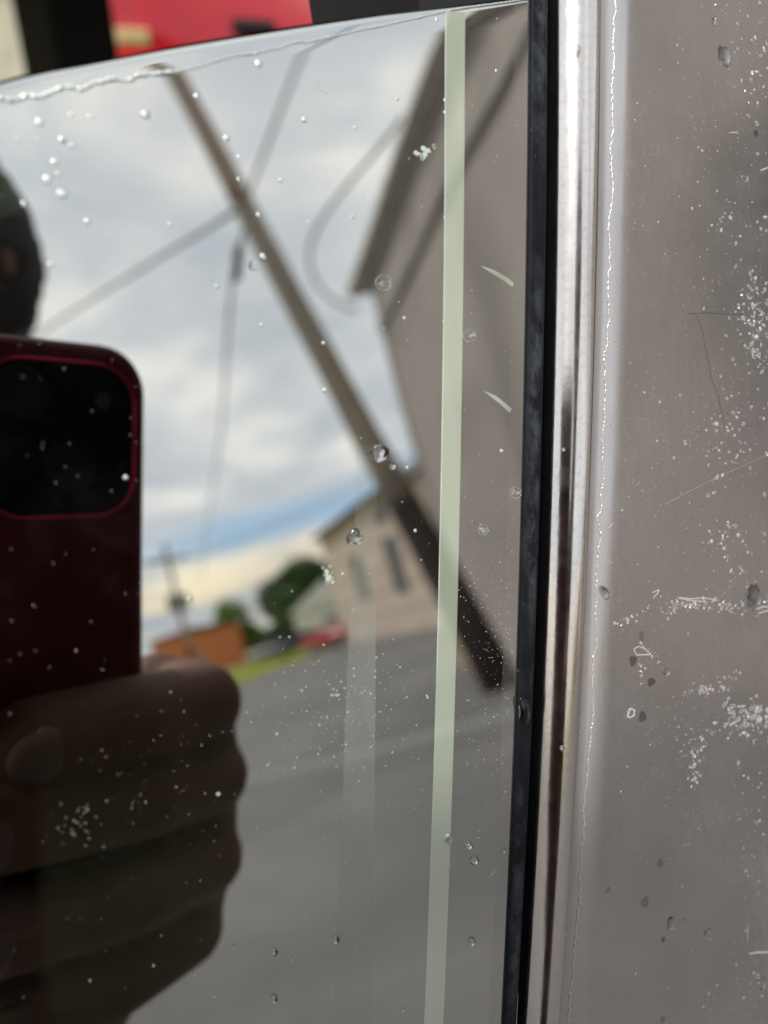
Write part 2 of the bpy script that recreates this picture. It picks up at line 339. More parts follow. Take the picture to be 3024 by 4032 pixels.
m_carpaint = plain('dark_body_paint', (.03, .03, .032), .25); m_tyre = plain('tyre', (.02, .02, .02), .9); m_rim = plain('rim', (.5, .5, .5), .3, .8)
m_amber = plain('amber_lens', (.6, .45, .2), .15); m_redlens = plain('red_lens', (.75, .02, .015), .15); m_lamp = plain('clear_lens', (.7, .7, .7), .1)
m_case = plain('maroon_phone_case', (.15, .006, .017), .5, var=.05, spec=.25); m_bezel = plain('crimson_anodised_rim', (.75, .04, .13), .28, .6, var=.03)
m_phoneglass = plain('black_glass', (.002, .002, .003), .3, spec=.06); m_lensg = plain('lens_glass', (.004, .006, .012), .2, spec=.15); m_phone = plain('phone_body', (.006, .006, .007), .4, spec=.12); m_flash = plain('flash_lens', (.10, .10, .10), .4, spec=.1)
m_skin = plain('skin', (.21, .095, .058), .65, var=.12, scale=40, bump=.1); m_nail = plain('nail', (.30, .17, .12), .45); m_hair = plain('black_hair', (.006, .006, .006), .7, var=.4, scale=200, bump=.6)
m_shirt = plain('dark_cloth', (.02, .025, .035), .9, scale=30, bump=.2); m_jean = plain('jeans', (.04, .06, .1), .9); m_eye = plain('eye_white', (.7, .7, .68), .2); m_lip = plain('lips', (.3, .1, .08), .5)

# ------------------------------------------------------------------ ground
bm = bmesh.new()
def quad(bm, pts, z=0.0, mi=0):
    f = bm.faces.new([bm.verts.new((x, y, z)) for x, y in pts]); f.material_index = mi; return f
quad(bm, [(-900, -900), (900, -900), (900, 900), (-900, 900)], -0.004); tag(obj('ground', bm, m_field), kind='structure')
bm = bmesh.new()
quad(bm, [(-60, -27), (-9, -17), (3.3, -27.4), (12.84, -46.5), (60, -60), (60, 60), (-60, 60)], 0.0); tag(obj('road', bm, m_asph), kind='structure')
bm = bmesh.new()
quad(bm, [(-6, -10.9), (-6, -10.5), (4.1, -5.65), (4.35, -5.95)], 0.004); tag(obj('gutter', bm, m_conc), kind='structure')
bm = bmesh.new()
for i in range(14):
    pass
gl = [(-9, -17), (3.3, -27.4), (12.84, -46.5), (16, -53)]
gr = [(-13, -25), (2.5, -40), (13.5, -66), (18, -75)]
for i in range(3):
    a, b, c, d_ = gl[i], gl[i + 1], gr[i + 1], gr[i]
    quad(bm, [a, b, c, d_], .012)
o = tag(obj('verge', bm, m_grass), kind='structure')
# grass blades of the verge
bm = bmesh.new()
for i in range(9000):
    s = rnd.random() * 3; k = min(int(s), 2); f = s - k; t = rnd.random() ** 1.3
    A = Vector(gl[k]).lerp(Vector(gl[k + 1]), f); B = Vector(gr[k]).lerp(Vector(gr[k + 1]), f); p = A.lerp(B, t)
    h = rnd.uniform(.08, .22); a = rnd.random() * 6.28; wd = rnd.uniform(.01, .03)
    dx, dy = math.cos(a) * wd, math.sin(a) * wd
    bm.faces.new([bm.verts.new((p.x - dx, p.y - dy, .012)), bm.verts.new((p.x + dx, p.y + dy, .012)), bm.verts.new((p.x + rnd.uniform(-.05, .05), p.y + rnd.uniform(-.05, .05), h))])
tag(obj('grass', bm, m_grass), 'yellow green roadside grass beyond the asphalt', 'grass', kind='stuff')

# ------------------------------------------------------------------ large grey-brown building on the right of the reflection
u0 = Vector((5.22, -11.5)); u1 = Vector((4.44, -5.33)); ud = (u1 - u0).normalized(); ang = math.atan2(ud.y, ud.x)
bb = empty('large_building', (u0.x + .15 * ud.y + .75 * ud.x, u0.y - .15 * ud.x + .75 * ud.y, 0), ang)
tag(bb, 'large grey-brown sided building behind the leaning pole, eave corner against the sky', 'building')
# local: x along the wall, -y away from street
LEN = 9.7; HW = 6.9
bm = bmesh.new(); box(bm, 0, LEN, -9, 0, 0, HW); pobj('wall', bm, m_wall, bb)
bm = bmesh.new(); poly_prism(bm, [(.15, HW - .05), (.15, HW + .06), (-4.5, HW + 2.3), (-9.33, HW + .06), (-9.33, HW - .05)], -.75, LEN + .3, axis='x'); pobj('roof', bm, m_roofb, bb)
bm = bmesh.new(); box(bm, -.74, LEN + .29, .004, .146, HW - .075, HW - .055); pobj('soffit', bm, m_white, bb)
bm = bmesh.new(); box(bm, -.76, LEN + .3, .153, .26, HW - .02, HW + .10, bev=.01); pobj('gutter', bm, m_white, bb)
bm = bmesh.new(); box(bm, 0, LEN, .003, .07, HW - 1.05, HW - .88); pobj('dark_band', bm, m_trim, bb)  # darker raised band across the wall below the eave
bm = bmesh.new(); box(bm, -.02, .12, -.02, .03, 0, HW - .06); pobj('corner_board', bm, m_trim, bb)
def window(parent, x0, x1, z0, z1, y=0.0, fm=None):
    fm = fm or m_white; f = .07; b = bmesh.new()
    for a in ((x0 - f, x1 + f, z1, z1 + f), (x0 - f, x1 + f, z0 - f, z0), (x0 - f, x0, z0, z1), (x1, x1 + f, z0, z1), (x0, x1, (z0 + z1) / 2 - .02, (z0 + z1) / 2 + .02)):
        box(b, a[0], a[1], y + .003, y + .06, a[2], a[3])
    fr = pobj('window', b, fm, parent)
    b = bmesh.new(); box(b, x0, x1, y + .002, y + .02, z0, z1); g = pobj('pane', b, m_glassd, parent); g.parent = fr
    return fr
window(bb, 7.5, 9.4, .95, 3.5, fm=m_trim)
# low annex at the corner
bm = bmesh.new(); box(bm, -1.1, -.003, -5, -.05, 0, 3.4); an = pobj('annex', bm, m_tan, bb)
bm = bmesh.new(); box(bm, -1.25, -.004, -5.1, .06, 3.403, 3.52); pobj('annex_roof', bm, m_trim, bb)

# ------------------------------------------------------------------ beige building
be = empty('beige_building', (12.27, -40.5, 0), R(90)); tag(be, 'beige two-storey building with tall dark windows and a sloping eave line, left of the pole', 'building')
bm = bmesh.new(); box(bm, 0, 22, -11, 0, 0, 6.35); pobj('wall', bm, m_beige, be)
bm = bmesh.new(); poly_prism(bm, [(.45, 6.36), (.45, 6.5), (-5.5, 8.4), (-11.45, 6.5), (-11.45, 6.36)], -.5, 22.5, axis='x'); pobj('roof', bm, m_roof, be)
for x0, x1, z0, z1 in ((4.6, 5.9, 2.2, 4.4), (9.6, 10.9, 2.0, 4.5), (9.6, 10.7, 5.2, 5.9), (14.6, 15.9, 2.0, 4.4), (18.5, 19.8, 2.0, 4.4)): window(be, x0, x1, z0, z1, fm=m_trim)

# far low buildings
def house(name, loc, rz, w_, d_, h, rh, mw_, label, cat='house'):
    e = empty(name, loc, rz); tag(e, label, cat)
    b = bmesh.new(); box(b, -w_ / 2, w_ / 2, -d_ / 2, d_ / 2, 0, h)
    pobj('wall', b, mw_, e)
    b = bmesh.new(); poly_prism(b, [(-w_ / 2 - .3, h + .003), (w_ / 2 + .3, h + .003), (0, h + rh)], -d_ / 2 - .3, d_ / 2 + .3); pobj('roof', b, m_roof if name != 'white_house' else m_white, e)
    b = bmesh.new(); box(b, -.5, .5, d_ / 2 + .003, d_ / 2 + .06, 0, 2.1); pobj('door', b, m_trim, e)
    return e
pp = MW(800, 2600, 78); house('orange_building', (pp.x, pp.y, 0), R(8), 8.5, 7, 4.3, .5, m_orange, 'low orange brick building at the far end of the grass verge', 'building')
pp = MW(1305, 2450, 58); house('white_house', (pp.x, pp.y, 0), R(14), 5.2, 6, 3.0, 1.9, m_white, 'small white gabled house beside the beige building')
house('cream_house', (-.2, 13.5, 0), 0, 9, 5, 4.2, 1.5, plain('cream_paint', (.62, .60, .46), .7), 'cream house seen past the far side windows of the car')

# ------------------------------------------------------------------ trees
def tree(name, loc, h, cw, ch, base, m, label, n=5200, seed=1, leaf=.24):
    r = random.Random(seed); e = empty(name, loc); tag(e, label, 'tree')
    b = bmesh.new(); tube(b, [(0, 0, 0), (.05, 0, h * .3), (0, .1, h * .7)], [h * .035, h * .026, h * .01], 8)
    for k in range(6):
        a = k * 1.05 + r.random(); z = h * r.uniform(.3, .55); tube(b, [(0, 0, z), (math.cos(a) * cw * .25, math.sin(a) * cw * .25, z + h * .12), (math.cos(a) * cw * .42, math.sin(a) * cw * .42, z + h * .22)], [h * .013, h * .008, h * .003], 5)
    pobj('trunk', b, m_bark, e)
    b = bmesh.new(); lobes = []
    for k in range(16):
        a = r.random() * 6.28; q = r.random() ** .5 * cw * .36; zz = base + ch * r.uniform(.12, .85)
        sc = 1 - .55 * abs((zz - base) / ch - .42); lobes.append((Vector((math.cos(a) * q * sc, math.sin(a) * q * sc, zz)), r.uniform(.16, .27) * cw))
    for i in range(n):
        c, rad = r.choice(lobes); v = Vector((r.gauss(0, 1), r.gauss(0, 1), r.gauss(0, 1))).normalized() * rad * r.uniform(.55, 1.06); v.z *= ch / cw * .9; p = c + v
        t = Vector((r.gauss(0, 1), r.gauss(0, 1), r.gauss(0, 1))).normalized(); s2 = t.orthogonal().normalized(); s = leaf * r.uniform(.6, 1.4)
        b.faces.new([b.verts.new(p + t * s), b.verts.new(p + s2 * s * .5), b.verts.new(p - t * s), b.verts.new(p - s2 * s * .5)])
    pobj('crown', b, m, e); return e
pp = MW(1235, 2450, 66); tree('broadleaf_tree', (pp.x, pp.y, 0), 7.8, 8, 7.2, .9, m_leafB, 'tall dark green tree beside the beige building', seed=3, n=7500, leaf=.3)
pp = MW(935, 2560, 80); tree('broadleaf_tree', (pp.x, pp.y, 0), 6.6, 6.4, 5.9, .9, m_leafA, 'bright green tree above the orange building', seed=5)
pp = MW(770, 2560, 86); tree('broadleaf_tree', (pp.x, pp.y, 0), 4.6, 6.0, 4.0, .8, m_leafB, 'low dusky tree just left of the bright green one', seed=8)
pp = MW(1070, 2560, 95); tree('broadleaf_tree', (pp.x, pp.y, 0), 3.4, 7.5, 3.0, .3, m_leafB, 'low spreading dark tree in the gap between the two taller trees', seed=11)

# ------------------------------------------------------------------ vehicles down the street
def car(name, loc, rz, paint, label, hgt=1.45, kind='car'):
    e = empty(name, loc, rz); tag(e, label, kind, 'cars parked by the far verge')
    b = bmesh.new(); prof = [(-2.2, .35), (-2.25, .7), (-2.1, .95), (-1.0, 1.0), (1.5, 1.0), (2.15, .95), (2.25, .6), (2.2, .35)]
    poly_prism(b, prof, -.85, .85); 
    bmesh.ops.bevel(b, geom=b.edges[:], offset=.06, segments=2, affect='EDGES'); pobj('body', b, paint, e, True)
    b = bmesh.new(); poly_prism(b, [(-1.15, 1.003), (-.5, hgt), (1.0, hgt), (1.65, 1.003)], -.74, .74); bmesh.ops.bevel(b, geom=b.edges[:], offset=.05, segments=2, affect='EDGES'); cb = pobj('cabin', b, paint, e, True)
    for s in (-1, 1):
        b = bmesh.new(); poly_prism(b, [(-.92, 1.05), (-.42, hgt - .08), (.92, hgt - .08), (1.4, 1.05)], s * .742, s * .752); w_ = pobj('side_window', b, m_glassd, e); w_.parent = cb
        for x in (-1.4, 1.35):
            b = bmesh.new(); tube(b, [(x, s * .66, .33), (x, s * .87, .33)], .33, 18); wh = pobj('wheel', b, m_tyre, e)
            b = bmesh.new(); tube(b, [(x, s * .865, .33), (x, s * .885, .33)], .2, 14); q = pobj('rim', b, m_rim, e); q.parent = wh
        b = bmesh.new(); box(b, -2.27, -2.2, s * .7 - .15, s * .7 + .12, .68, .82, bev=.02); pobj('headlight', b, m_lamp, e)
        b = bmesh.new(); box(b, 2.17, 2.25, s * .7 - .12, s * .7 + .12, .7, .86, bev=.02); pobj('tail_light', b, m_redlens, e)
    return e
pp = MW(1325, 2535, 44); car('parked_car', (pp.x, pp.y, 0), R(70), m_red, 'small red car at the right end of the far grass verge', 1.3)
pp = MW(1180, 2540, 50); car('parked_car', (pp.x, pp.y, 0), R(24), m_darkpaint, 'dark car standing left of the red car behind the verge', 1.5)
pp = MW(1100, 2575, 66); car('parked_car', (pp.x, pp.y, 0), R(24), m_greyv, 'silver car beyond the dark car below the tree gap')

# ------------------------------------------------------------------ utility poles and cables
rb_ = mirror_dir(2012, 2725); B0 = CAM + rb_ * (EYE / -rb_.z); B0.z = 0; print('pole base', B0); T0 = Vector((2.33, -9.14, 9.65)); pd = (T0 - B0)
def P(t): return B0 + pd * t
up1 = empty('utility_pole', B0); tag(up1, 'leaning wooden utility pole with a dark foot crossing the reflected sky', 'utility pole')
bm = bmesh.new(); tube(bm, [P(t) - B0 for t in (0, .1, .3, .5, .7, .85, 1, 1.1)], [.25, .23, .198, .17, .152, .142, .132, .125], 20); pobj('shaft', bm, m_pole, up1, True)
def near_pole(px, py):
    r = mirror_dir(px, py); w0 = CAM - B0; a = r.dot(r); b = r.dot(pd); c = pd.dot(pd); d0 = r.dot(w0); e = pd.dot(w0)
    return (a * e - b * d0) / (a * c - b * b)
tA = near_pole(960, 800); A = P(tA)
bm = bmesh.new(); v = P(tA - .02) - B0
tube(bm, [v - pd.normalized() * .09, v + pd.normalized() * .09], .148, 18); pobj('band', bm, m_metal, up1, True)
bm = bmesh.new(); o_ = A - B0; tube(bm, [o_, o_ + Vector((-.2, .16, 0))], .025, 8); pobj('bracket', bm, m_metal, up1)
for k in range(2):
    bm = bmesh.new(); tube(bm, [o_ + Vector((-.1 - .1 * k, .08 + .08 * k, .0)), o_ + Vector((-.1 - .1 * k, .08 + .08 * k, .06)), o_ + Vector((-.1 - .1 * k, .08 + .08 * k, .1)), o_ + Vector((-.1 - .1 * k, .08 + .08 * k, .15))], [.03, .05, .035, .045], 10); pobj('insulator', bm, m_ceramic, up1)
tJ = near_pole(1300, 1310)
bm = bmesh.new(); q = P(tJ) - B0; box(bm, q.x - .17, q.x + .02, q.y - .05, q.y + .12, q.z - .05, q.z + .06, bev=.01); pobj('step_bracket', bm, m_metal, up1)
def cable(pts, rad, label, n=14, sag=0.0, name='overhead_cable'):
    pts = [Vector(p) for p in pts]; bm = bmesh.new(); path = []
    if len(pts) == 2:
        for i in range(n + 1):
            t = i / n; p = pts[0].lerp(pts[1], t); p.z -= sag * 4 * t * (1 - t); path.append(p)
    else:
        q = [pts[0]] + pts + [pts[-1]]
        for i in range(1, len(q) - 2):
            for k in range(8):
                t = k / 8; a, b, c, d_ = q[i - 1], q[i], q[i + 1], q[i + 2]
                path.append(.5 * ((2 * b) + (c - a) * t + (2 * a - 5 * b + 4 * c - d_) * t * t + (3 * b - a - 3 * c + d_) * t ** 3))
        path.append(pts[-1])
    tube(bm, path, rad, 8); return tag(obj(name, bm, m_cable, smooth=True), label, 'cable', 'cables hung from the leaning pole')
e1 = MW(1240, 100, 7.6); cable([A, A + (e1 - A) * 2.3], .023, 'cable rising from the leaning pole past the top edge of the glass', sag=.0)
e2 = MW(180, 1290, 19); cable([A, A + (e2 - A) * 1.6], .034, 'grey cable running left from the leaning pole behind the phone', sag=.0)
A2 = P(near_pole(965, 850)); e3 = MW(830, 2000, 40)
c3 = cable([A2, MW(945, 1010, 10.6), MW(920, 1160, 12), MW(870, 1700, 22), e3, MW(800, 2300, 60)], [.03] * 41, 'steep cable dropping away into the distance with a dark splice near the pole')
bm = bmesh.new(); tube(bm, [MW(952, 950, 10.2), MW(951, 970, 10.3), MW(944, 1080, 11.3), MW(943, 1100, 11.4)], [.03, .07, .07, .03], 12); sp_ = obj('splice', bm, m_black, c3, smooth=True)
cable([MW(1800, 190, 8.0), MW(1640, 400, 8.7), MW(1400, 690, 9.8), MW(1268, 880, 10.6), MW(1232, 1000, 11.2), MW(1262, 1110, 11.8), MW(1340, 1185, 12.2), MW(1420, 1215, 12.2)], .028, 'slack grey cable looping down to the eave corner of the large building')
pb = MW(760, 2600, 60); up2 = empty('utility_pole', (pb.x, pb.y, 0)); tag(up2, 'distant utility pole with a transformer above the orange building', 'utility pole')
bm = bmesh.new(); tube(bm, [(0, 0, 0), (0, 0, 11.2)], [.24, .17], 10); pobj('shaft', bm, m_pole, up2)
bm = bmesh.new(); box(bm, -1.6, 1.6, -.08, .08, 9.7, 9.95); pobj('crossarm', bm, m_trim, up2)
for s in (-1, 1):
    bm = bmesh.new(); tube(bm, [(s * .5, .1, 5.6), (s * .5, .1, 6.9)], .4, 14); pobj('transformer', bm, m_metal, up2)
tp = Vector((pb.x, pb.y, 10)); cable([tp, tp + Vector((-26, 10, 1.0))], .05, 'faint far line leaving the distant pole to the left', sag=.8)
cable([tp + Vector((0, 0, -.6)), tp + Vector((22, 12, 4))], .04, 'faint far line leaving the distant pole to the right', sag=1.0)

# ------------------------------------------------------------------ red van on the far side of the car, and what stands past it
van = empty('red_van', (2.6, 3.2, 0)); tag(van, 'bright red van seen through the car above the edge of the glass', 'van')
bm = bmesh.new(); poly_prism(bm, [(-2.27, .45), (-2.27, 1.75), (-2.15, 2.15), (1.2, 2.15), (1.9, 1.3), (2.6, 1.15), (2.75, .8), (2.7, .45)], -.9, .9)
bmesh.ops.bevel(bm, geom=bm.edges[:], offset=.07, segments=3, affect='EDGES'); pobj('body', bm, m_red, van, True)
for s in (-1,):
    bm = bmesh.new(); box(bm, -2.285, -2.20, -.925, -.80, 1.66, 1.70, bev=.008); tl = pobj('tail_light', bm, m_amber, van)
    bm = bmesh.new(); box(bm, -2.285, -2.18, -.925, -.80, 1.45, 1.655, bev=.008); tl2 = pobj('brake_lens', bm, m_redlens, van); tl2.parent = tl
bm = bmesh.new(); box(bm, -1.98, -1.86, -.93, -.90, 1.70, 1.735, bev=.01); pobj('door_handle', bm, m_black, van)
bm = bmesh.new(); box(bm, -1.5, -1.38, -.93, -.90, 1.78, 1.9, bev=.01); pobj('fuel_flap', bm, m_black, van)
for x in (-1.35, 1.75):
    for s in (-1, 1):
        bm = bmesh.new(); tube(bm, [(x, s * .7, .36), (x, s * .92, .36)], .36, 20); wh = pobj('wheel', bm, m_tyre, van)
        bm = bmesh.new(); tube(bm, [(x, s * .915, .36), (x, s * .93, .36)], .2, 16); q = pobj('rim', bm, m_rim, van); q.parent = wh
bm = bmesh.new(); poly_prism(bm, [(.3, 1.35), (.3, 1.95), (1.1, 1.95), (1.6, 1.35)], -.915, -.903); pobj('side_window', bm, m_glassd, van)

# ------------------------------------------------------------------ THE CAR WITH THE GLASS
CARO = empty('car', (0.2, .8, 0)); tag(CARO, 'car with lowered mirror-like side glass, chrome strip and scratched pillar panel', 'car')
bpy.context.view_layer.update()
def fit(pts, deg=2, o=0.0):
    """least squares lx = poly(ly) for a line traced on the glass"""
    P_ = [L(x, y, o) for x, y in pts]; n = deg + 1
    A_ = [[sum(p.y ** (i + j) for p in P_) for j in range(n)] + [sum(p.x * p.y ** i for p in P_)] for i in range(n)]
    for i in range(n):
        pv = max(range(i, n), key=lambda k: abs(A_[k][i])); A_[i], A_[pv] = A_[pv], A_[i]
        for k in range(n):
            if k != i:
                f = A_[k][i] / A_[i][i]; A_[k] = [a - f * b for a, b in zip(A_[k], A_[i])]
    co = [A_[i][n] / A_[i][i] for i in range(n)]
    y0 = min(p.y for p in P_) - .01; y1 = max(p.y for p in P_) + .01
    def g(y):
        yy = min(max(y, y0), y1); v = sum(c * yy ** i for i, c in enumerate(co)); dv = sum(i * c * yy ** (i - 1) for i, c in enumerate(co) if i)
        return v + dv * (y - yy)
    return g
f_sealL = fit([(2083, 0), (2076, 1000), (2072, 1300), (2056, 1900), (2045, 2100), (2026, 3000), (2020, 3100), (1995, 3650), (1976, 4032)])
f_chrL = fit([(2190, 0), (2188, 1008), (2180, 1400), (2165, 1900), (2150, 2200), (2120, 3000), (2090, 3600), (2060, 4032)])
f_chrR = fit([(2362, 0), (2352, 1000), (2337, 1500), (2315, 2016), (2294, 2500), (2264, 3024), (2225, 3600), (2200, 4032)])
f_stL = fit([(1752, 50), (1750, 1000), (1738, 1500), (1732, 2016), (1720, 2700), (1705, 3100), (1680, 3700), (1670, 4032)])
f_stR = fit([(1830, 50), (1828, 1000), (1818, 1500), (1808, 2016), (1795, 2700), (1780, 3100), (1757, 3700), (1747, 4032)])
YB, YT = -.34, .17                       # lower and upper ends on the plane of the glass
rows = [YB + (YT - YB) * i / 90 for i in range(91)]
print('ly range', L(1500, 0), L(1500, 4032), L(0, 0), L(3024, 4032))
# glass pane with a ground top edge
top_px = [(-700, 470), (-300, 385), (0, 303), (132, 266), (300, 238), (450, 209), (700, 162), (1000, 112), (1300, 66), (1512, 36), (1750, 10), (2090, -30), (2300, -60)]
TOP = [L(*p) for p in top_px]
def lerp_tab(tab, x):
    if x <= tab[0].x: a, b = tab[0], tab[1]
    elif x >= tab[-1].x: a, b = tab[-2], tab[-1]
    else:
        for a, b in zip(tab, tab[1:]):
            if a.x <= x <= b.x: break
    return a.y + (b.y - a.y) * (x - a.x) / (b.x - a.x)
bm = bmesh.new(); xs = [-.42 + .0035 * i for i in range(154)]; YB0 = YB
sec = [(None, 0), (.34, 0), (.30, 0), (.25, 0), (.2, 0), (.17, 0), (.14, 0), (.12, 0), (.1, 0), (.08, 0), (.06, 0), (.045, 0), (.030, 0), (.004, 0), (.0016, 0), (.0011, -.00004), (.0007, -.00016), (.0004, -.00038), (.00018, -.0007), (.00004, -.0012), (0, -.0018), (.00004, -.0024), (.0004, -.0032), (.0012, -.0036), (.03, -.0036), (None, -.0036)]
xmax = .135
cols = []
for x in xs:
    if x > xmax: break
    yt = lerp_tab(TOP, x); col_ = []
    for s, o_ in sec:
        y = YB if s is None else yt - s
        col_.append(bm.verts.new((min(x, f_sealL(y) + .0030), y, o_)))
    cols.append(col_)

for a, b in zip(cols, cols[1:]):
    for k in range(len(sec) - 1):
        f = bm.faces.new((a[k], b[k], b[k + 1], a[k + 1])); f.material_index = 0 if k < 22 else 1

def obj_keep(name, bm, mats, parent, mw, smooth):
    me = bpy.data.meshes.new(name); bm.to_mesh(me); bm.free()
    for m in mats: me.materials.append(m)
    if smooth: me.shade_smooth()
    o = bpy.data.objects.new(name, me); COL.objects.link(o); o.matrix_world = mw
    if parent:
        bpy.context.view_layer.update(); o.parent = parent; o.matrix_parent_inverse = parent.matrix_world.inverted()
    return o
pane = obj_keep('window_glass', bm, [m_pane, m_back], CARO, GLASS, True)
pane['label'] = 'mirror-like tinted side glass with a rounded upper edge'
def gpart(name, bm, mat, parent, smooth=False, keep=False):
    if not keep: bmesh.ops.recalc_face_normals(bm, faces=bm.faces[:])
    return obj_keep(name, bm, mat if isinstance(mat, list) else [mat], parent, GLASS, smooth)
def loft(name, fl, fr, sect, mat, parent, smooth=True, close=True):
    """section (s across 0..1, offset) swept up the glass between two traced lines"""
    bm = bmesh.new(); R_ = []
    lay = bm.verts.layers.float.new('across')
    for y in rows:
        a, b = fl(y), fr(y); r = []
        for s, o_ in sect:
            v = bm.verts.new((a + (b - a) * s, y, o_)); v[lay] = s; r.append(v)
        R_.append(r)
    for a, b in zip(R_, R_[1:]):
        for k in range(len(sect) - 1): bm.faces.new((a[k], a[k + 1], b[k + 1], b[k]))
    return gpart(name, bm, mat, parent, smooth, keep=True)
# green strip bonded to the glass
bm = bmesh.new(); rr_ = [y for y in rows]
R_ = []
for y in rr_:
    a, b = f_stL(y), f_stR(y); ya = min(y, lerp_tab(TOP, a) - .0012)
    R_.append([bm.verts.new((a, ya, .00002)), bm.verts.new((a + .00008, ya, .00012)), bm.verts.new((b - .00008, ya, .00012)), bm.verts.new((b, ya, .00002))])
    if ya < y: break
for a, b in zip(R_, R_[1:]):
    for k in range(3): bm.faces.new((a[k], a[k + 1], b[k + 1], b[k]))
st = gpart('edge_strip', bm, m_strip, pane, keep=True); st['label'] = 'pale green strip running down the glass'
# second, fainter band close to the seal
# seal
seal = loft('rubber_seal', f_sealL, f_chrL, [(-.02, -.0004), (0, .0003), (.03, .0006), (.12, .0007), (.3, .0007), (.56, .0005), (.64, .0001), (.70, -.0012), (.74, -.004), (.98, -.006), (1.06, -.006)], m_seal, CARO)
seal['label'] = 'black rubber window seal with a dusty grey-blue smear'
# chrome strip
# tilt of the section as the lens sees it, left to right: steep shoulder, waist, nearly flat crown, short return
TH_ = [(0, -60), (.10, -52), (.16, -49), (.27, -44), (.33, -41), (.60, -25), (.66, -20), (.91, -6), (.95, 2), (1, 24)]
def theta(t):
    for (a, x), (b, y) in zip(TH_, TH_[1:]):
        if t <= b: return x + (y - x) * (t - a) / (b - a)
    return TH_[-1][1]
WC = (f_chrR(-.01) - f_chrL(-.01)); hh = -.0008; xx = .0006; chs = [(-.03, -.005)]; KV = .72
for i in range(61):
    chs.append((xx / WC, hh)); sl = -math.tan(R(theta((i + .5) / 61))); dx_ = WC / 61 / (1 + KV * sl); xx += dx_; hh += dx_ * sl
chs.append(((xx + .0002) / WC, -.005)); print('chrome crown', hh, xx, WC)
CRH = hh
chrome = loft('chrome_strip', f_chrL, f_chrR, chs, m_chrome, CARO); chrome['label'] = 'rounded polished metal trim strip'
# panel: starts low beside the chrome, rolls up to a flat face
f_panR = lambda y: f_chrR(y) + .085
W_ = .085
def roll(x):                       # x metres from the chrome
    if x < .0030: return -.0020 + .0003 * x / .003
    if x < .0075:
        t = (x - .003) / .0045; return -.0017 + .0015 * (t - .0 * t) * (2 - t) * .5 * 1.3
    return -.0017 + .0015 * .65
sp_pan = [(-.01, -.006), (0.0, -.0022)] + [(x / W_, roll(x)) for x in [i * .0004 for i in range(1, 22)]] + [(x / W_, roll(1)) for x in (.012, .02, .04, .06, .085)]
panel = loft('pillar_panel', f_chrR, f_panR, sp_pan, m_panel, CARO); panel['label'] = 'glossy scratched door pillar panel with chipped coating'
FLAT = roll(1)

# jagged lip of the lifting coat along the panel, and of the film along the top of the glass
def ridge(name, px, rad, o_, mat, parent, jag=0, seed=2, step=4, surf=None):
    r = random.Random(seed); pts = []; path = []
    for p in px:
        q = L(*p, o_)
        if surf:
            for _ in range(6): q = L(*p, surf(q.x - f_chrR(q.y)))
        pts.append(q)
    for a, b in zip(pts, pts[1:]):
        n = max(1, int((b - a).length / (step * .00004)))
        for k in range(n): path.append(a.lerp(b, k / n))
    path.append(pts[-1]); out_ = []; off = 0
    for i, p in enumerate(path):
        off = off * .8 + r.uniform(-1, 1) * jag
        if r.random() < .06: off += r.uniform(-2.4, 2.4) * jag
        x_ = p.x + off * .8; out_.append(Vector((x_, p.y + r.uniform(-.4, .4) * jag, surf(x_ - f_chrR(p.y)) + .00004 if surf else o_)))
    bm = bmesh.new(); tube(bm, out_, [rad * r.uniform(.55, 1.5) for _ in out_], 6); return gpart(name, bm, mat, parent, True)
jag_px = [(2426, -200), (2421, 0), (2415, 200), (2408, 420), (2416, 480), (2404, 610), (2412, 760), (2398, 870), (2403, 1000), (2394, 1120), (2396, 1250), (2382, 1400), (2385, 1560), (2372, 1700), (2376, 1850), (2366, 1930), (2368, 2010), (2354, 2040), (2362, 2110), (2350, 2200), (2346, 2330), (2343, 2450), (2350, 2540), (2335, 2600), (2332, 2690), (2337, 2750), (2330, 2850), (2318, 2960), (2312, 3060), (2300, 3160), (2296, 3300), (2285, 3420), (2276, 3560), (2264, 3680), (2258, 3800), (2246, 3910), (2240, 4032), (2225, 4300)]
lip = ridge('coat_edge', jag_px, .00011, -.00155, m_chip, panel, jag=.00011, seed=5, surf=lambda x: roll(max(x, 0))); lip['label'] = 'jagged white torn edge of the coating'
film_px = [(-250, 430), (-60, 400), (0, 386), (60, 397), (90, 380), (120, 376), (150, 382), (200, 366), (240, 346), (265, 340), (300, 348), (322, 354), (345, 342), (380, 322), (400, 326), (430, 314), (455, 311), (490, 321), (520, 310), (545, 296), (600, 293), (640, 287), (680, 285), (730, 276), (800, 257), (850, 239), (900, 226), (950, 215), (1000, 212), (1060, 196), (1100, 190), (1150, 170), (1180, 164), (1200, 168), (1300, 146), (1400, 122), (1512, 100), (1640, 71), (1760, 43), (1830, 31), (2000, 8), (2080, -5)]
fe = ridge('film_edge', film_px[:24], .00026, .0, m_mint, pane, jag=.00009, seed=9); fe['label'] = 'wavy mint-white edge of the tint film'
fe2 = ridge('film_edge', film_px[23:], .00012, .00003, m_mint, pane, jag=.00002, seed=10); fe2['label'] = 'thin straight end of the tint film edge'

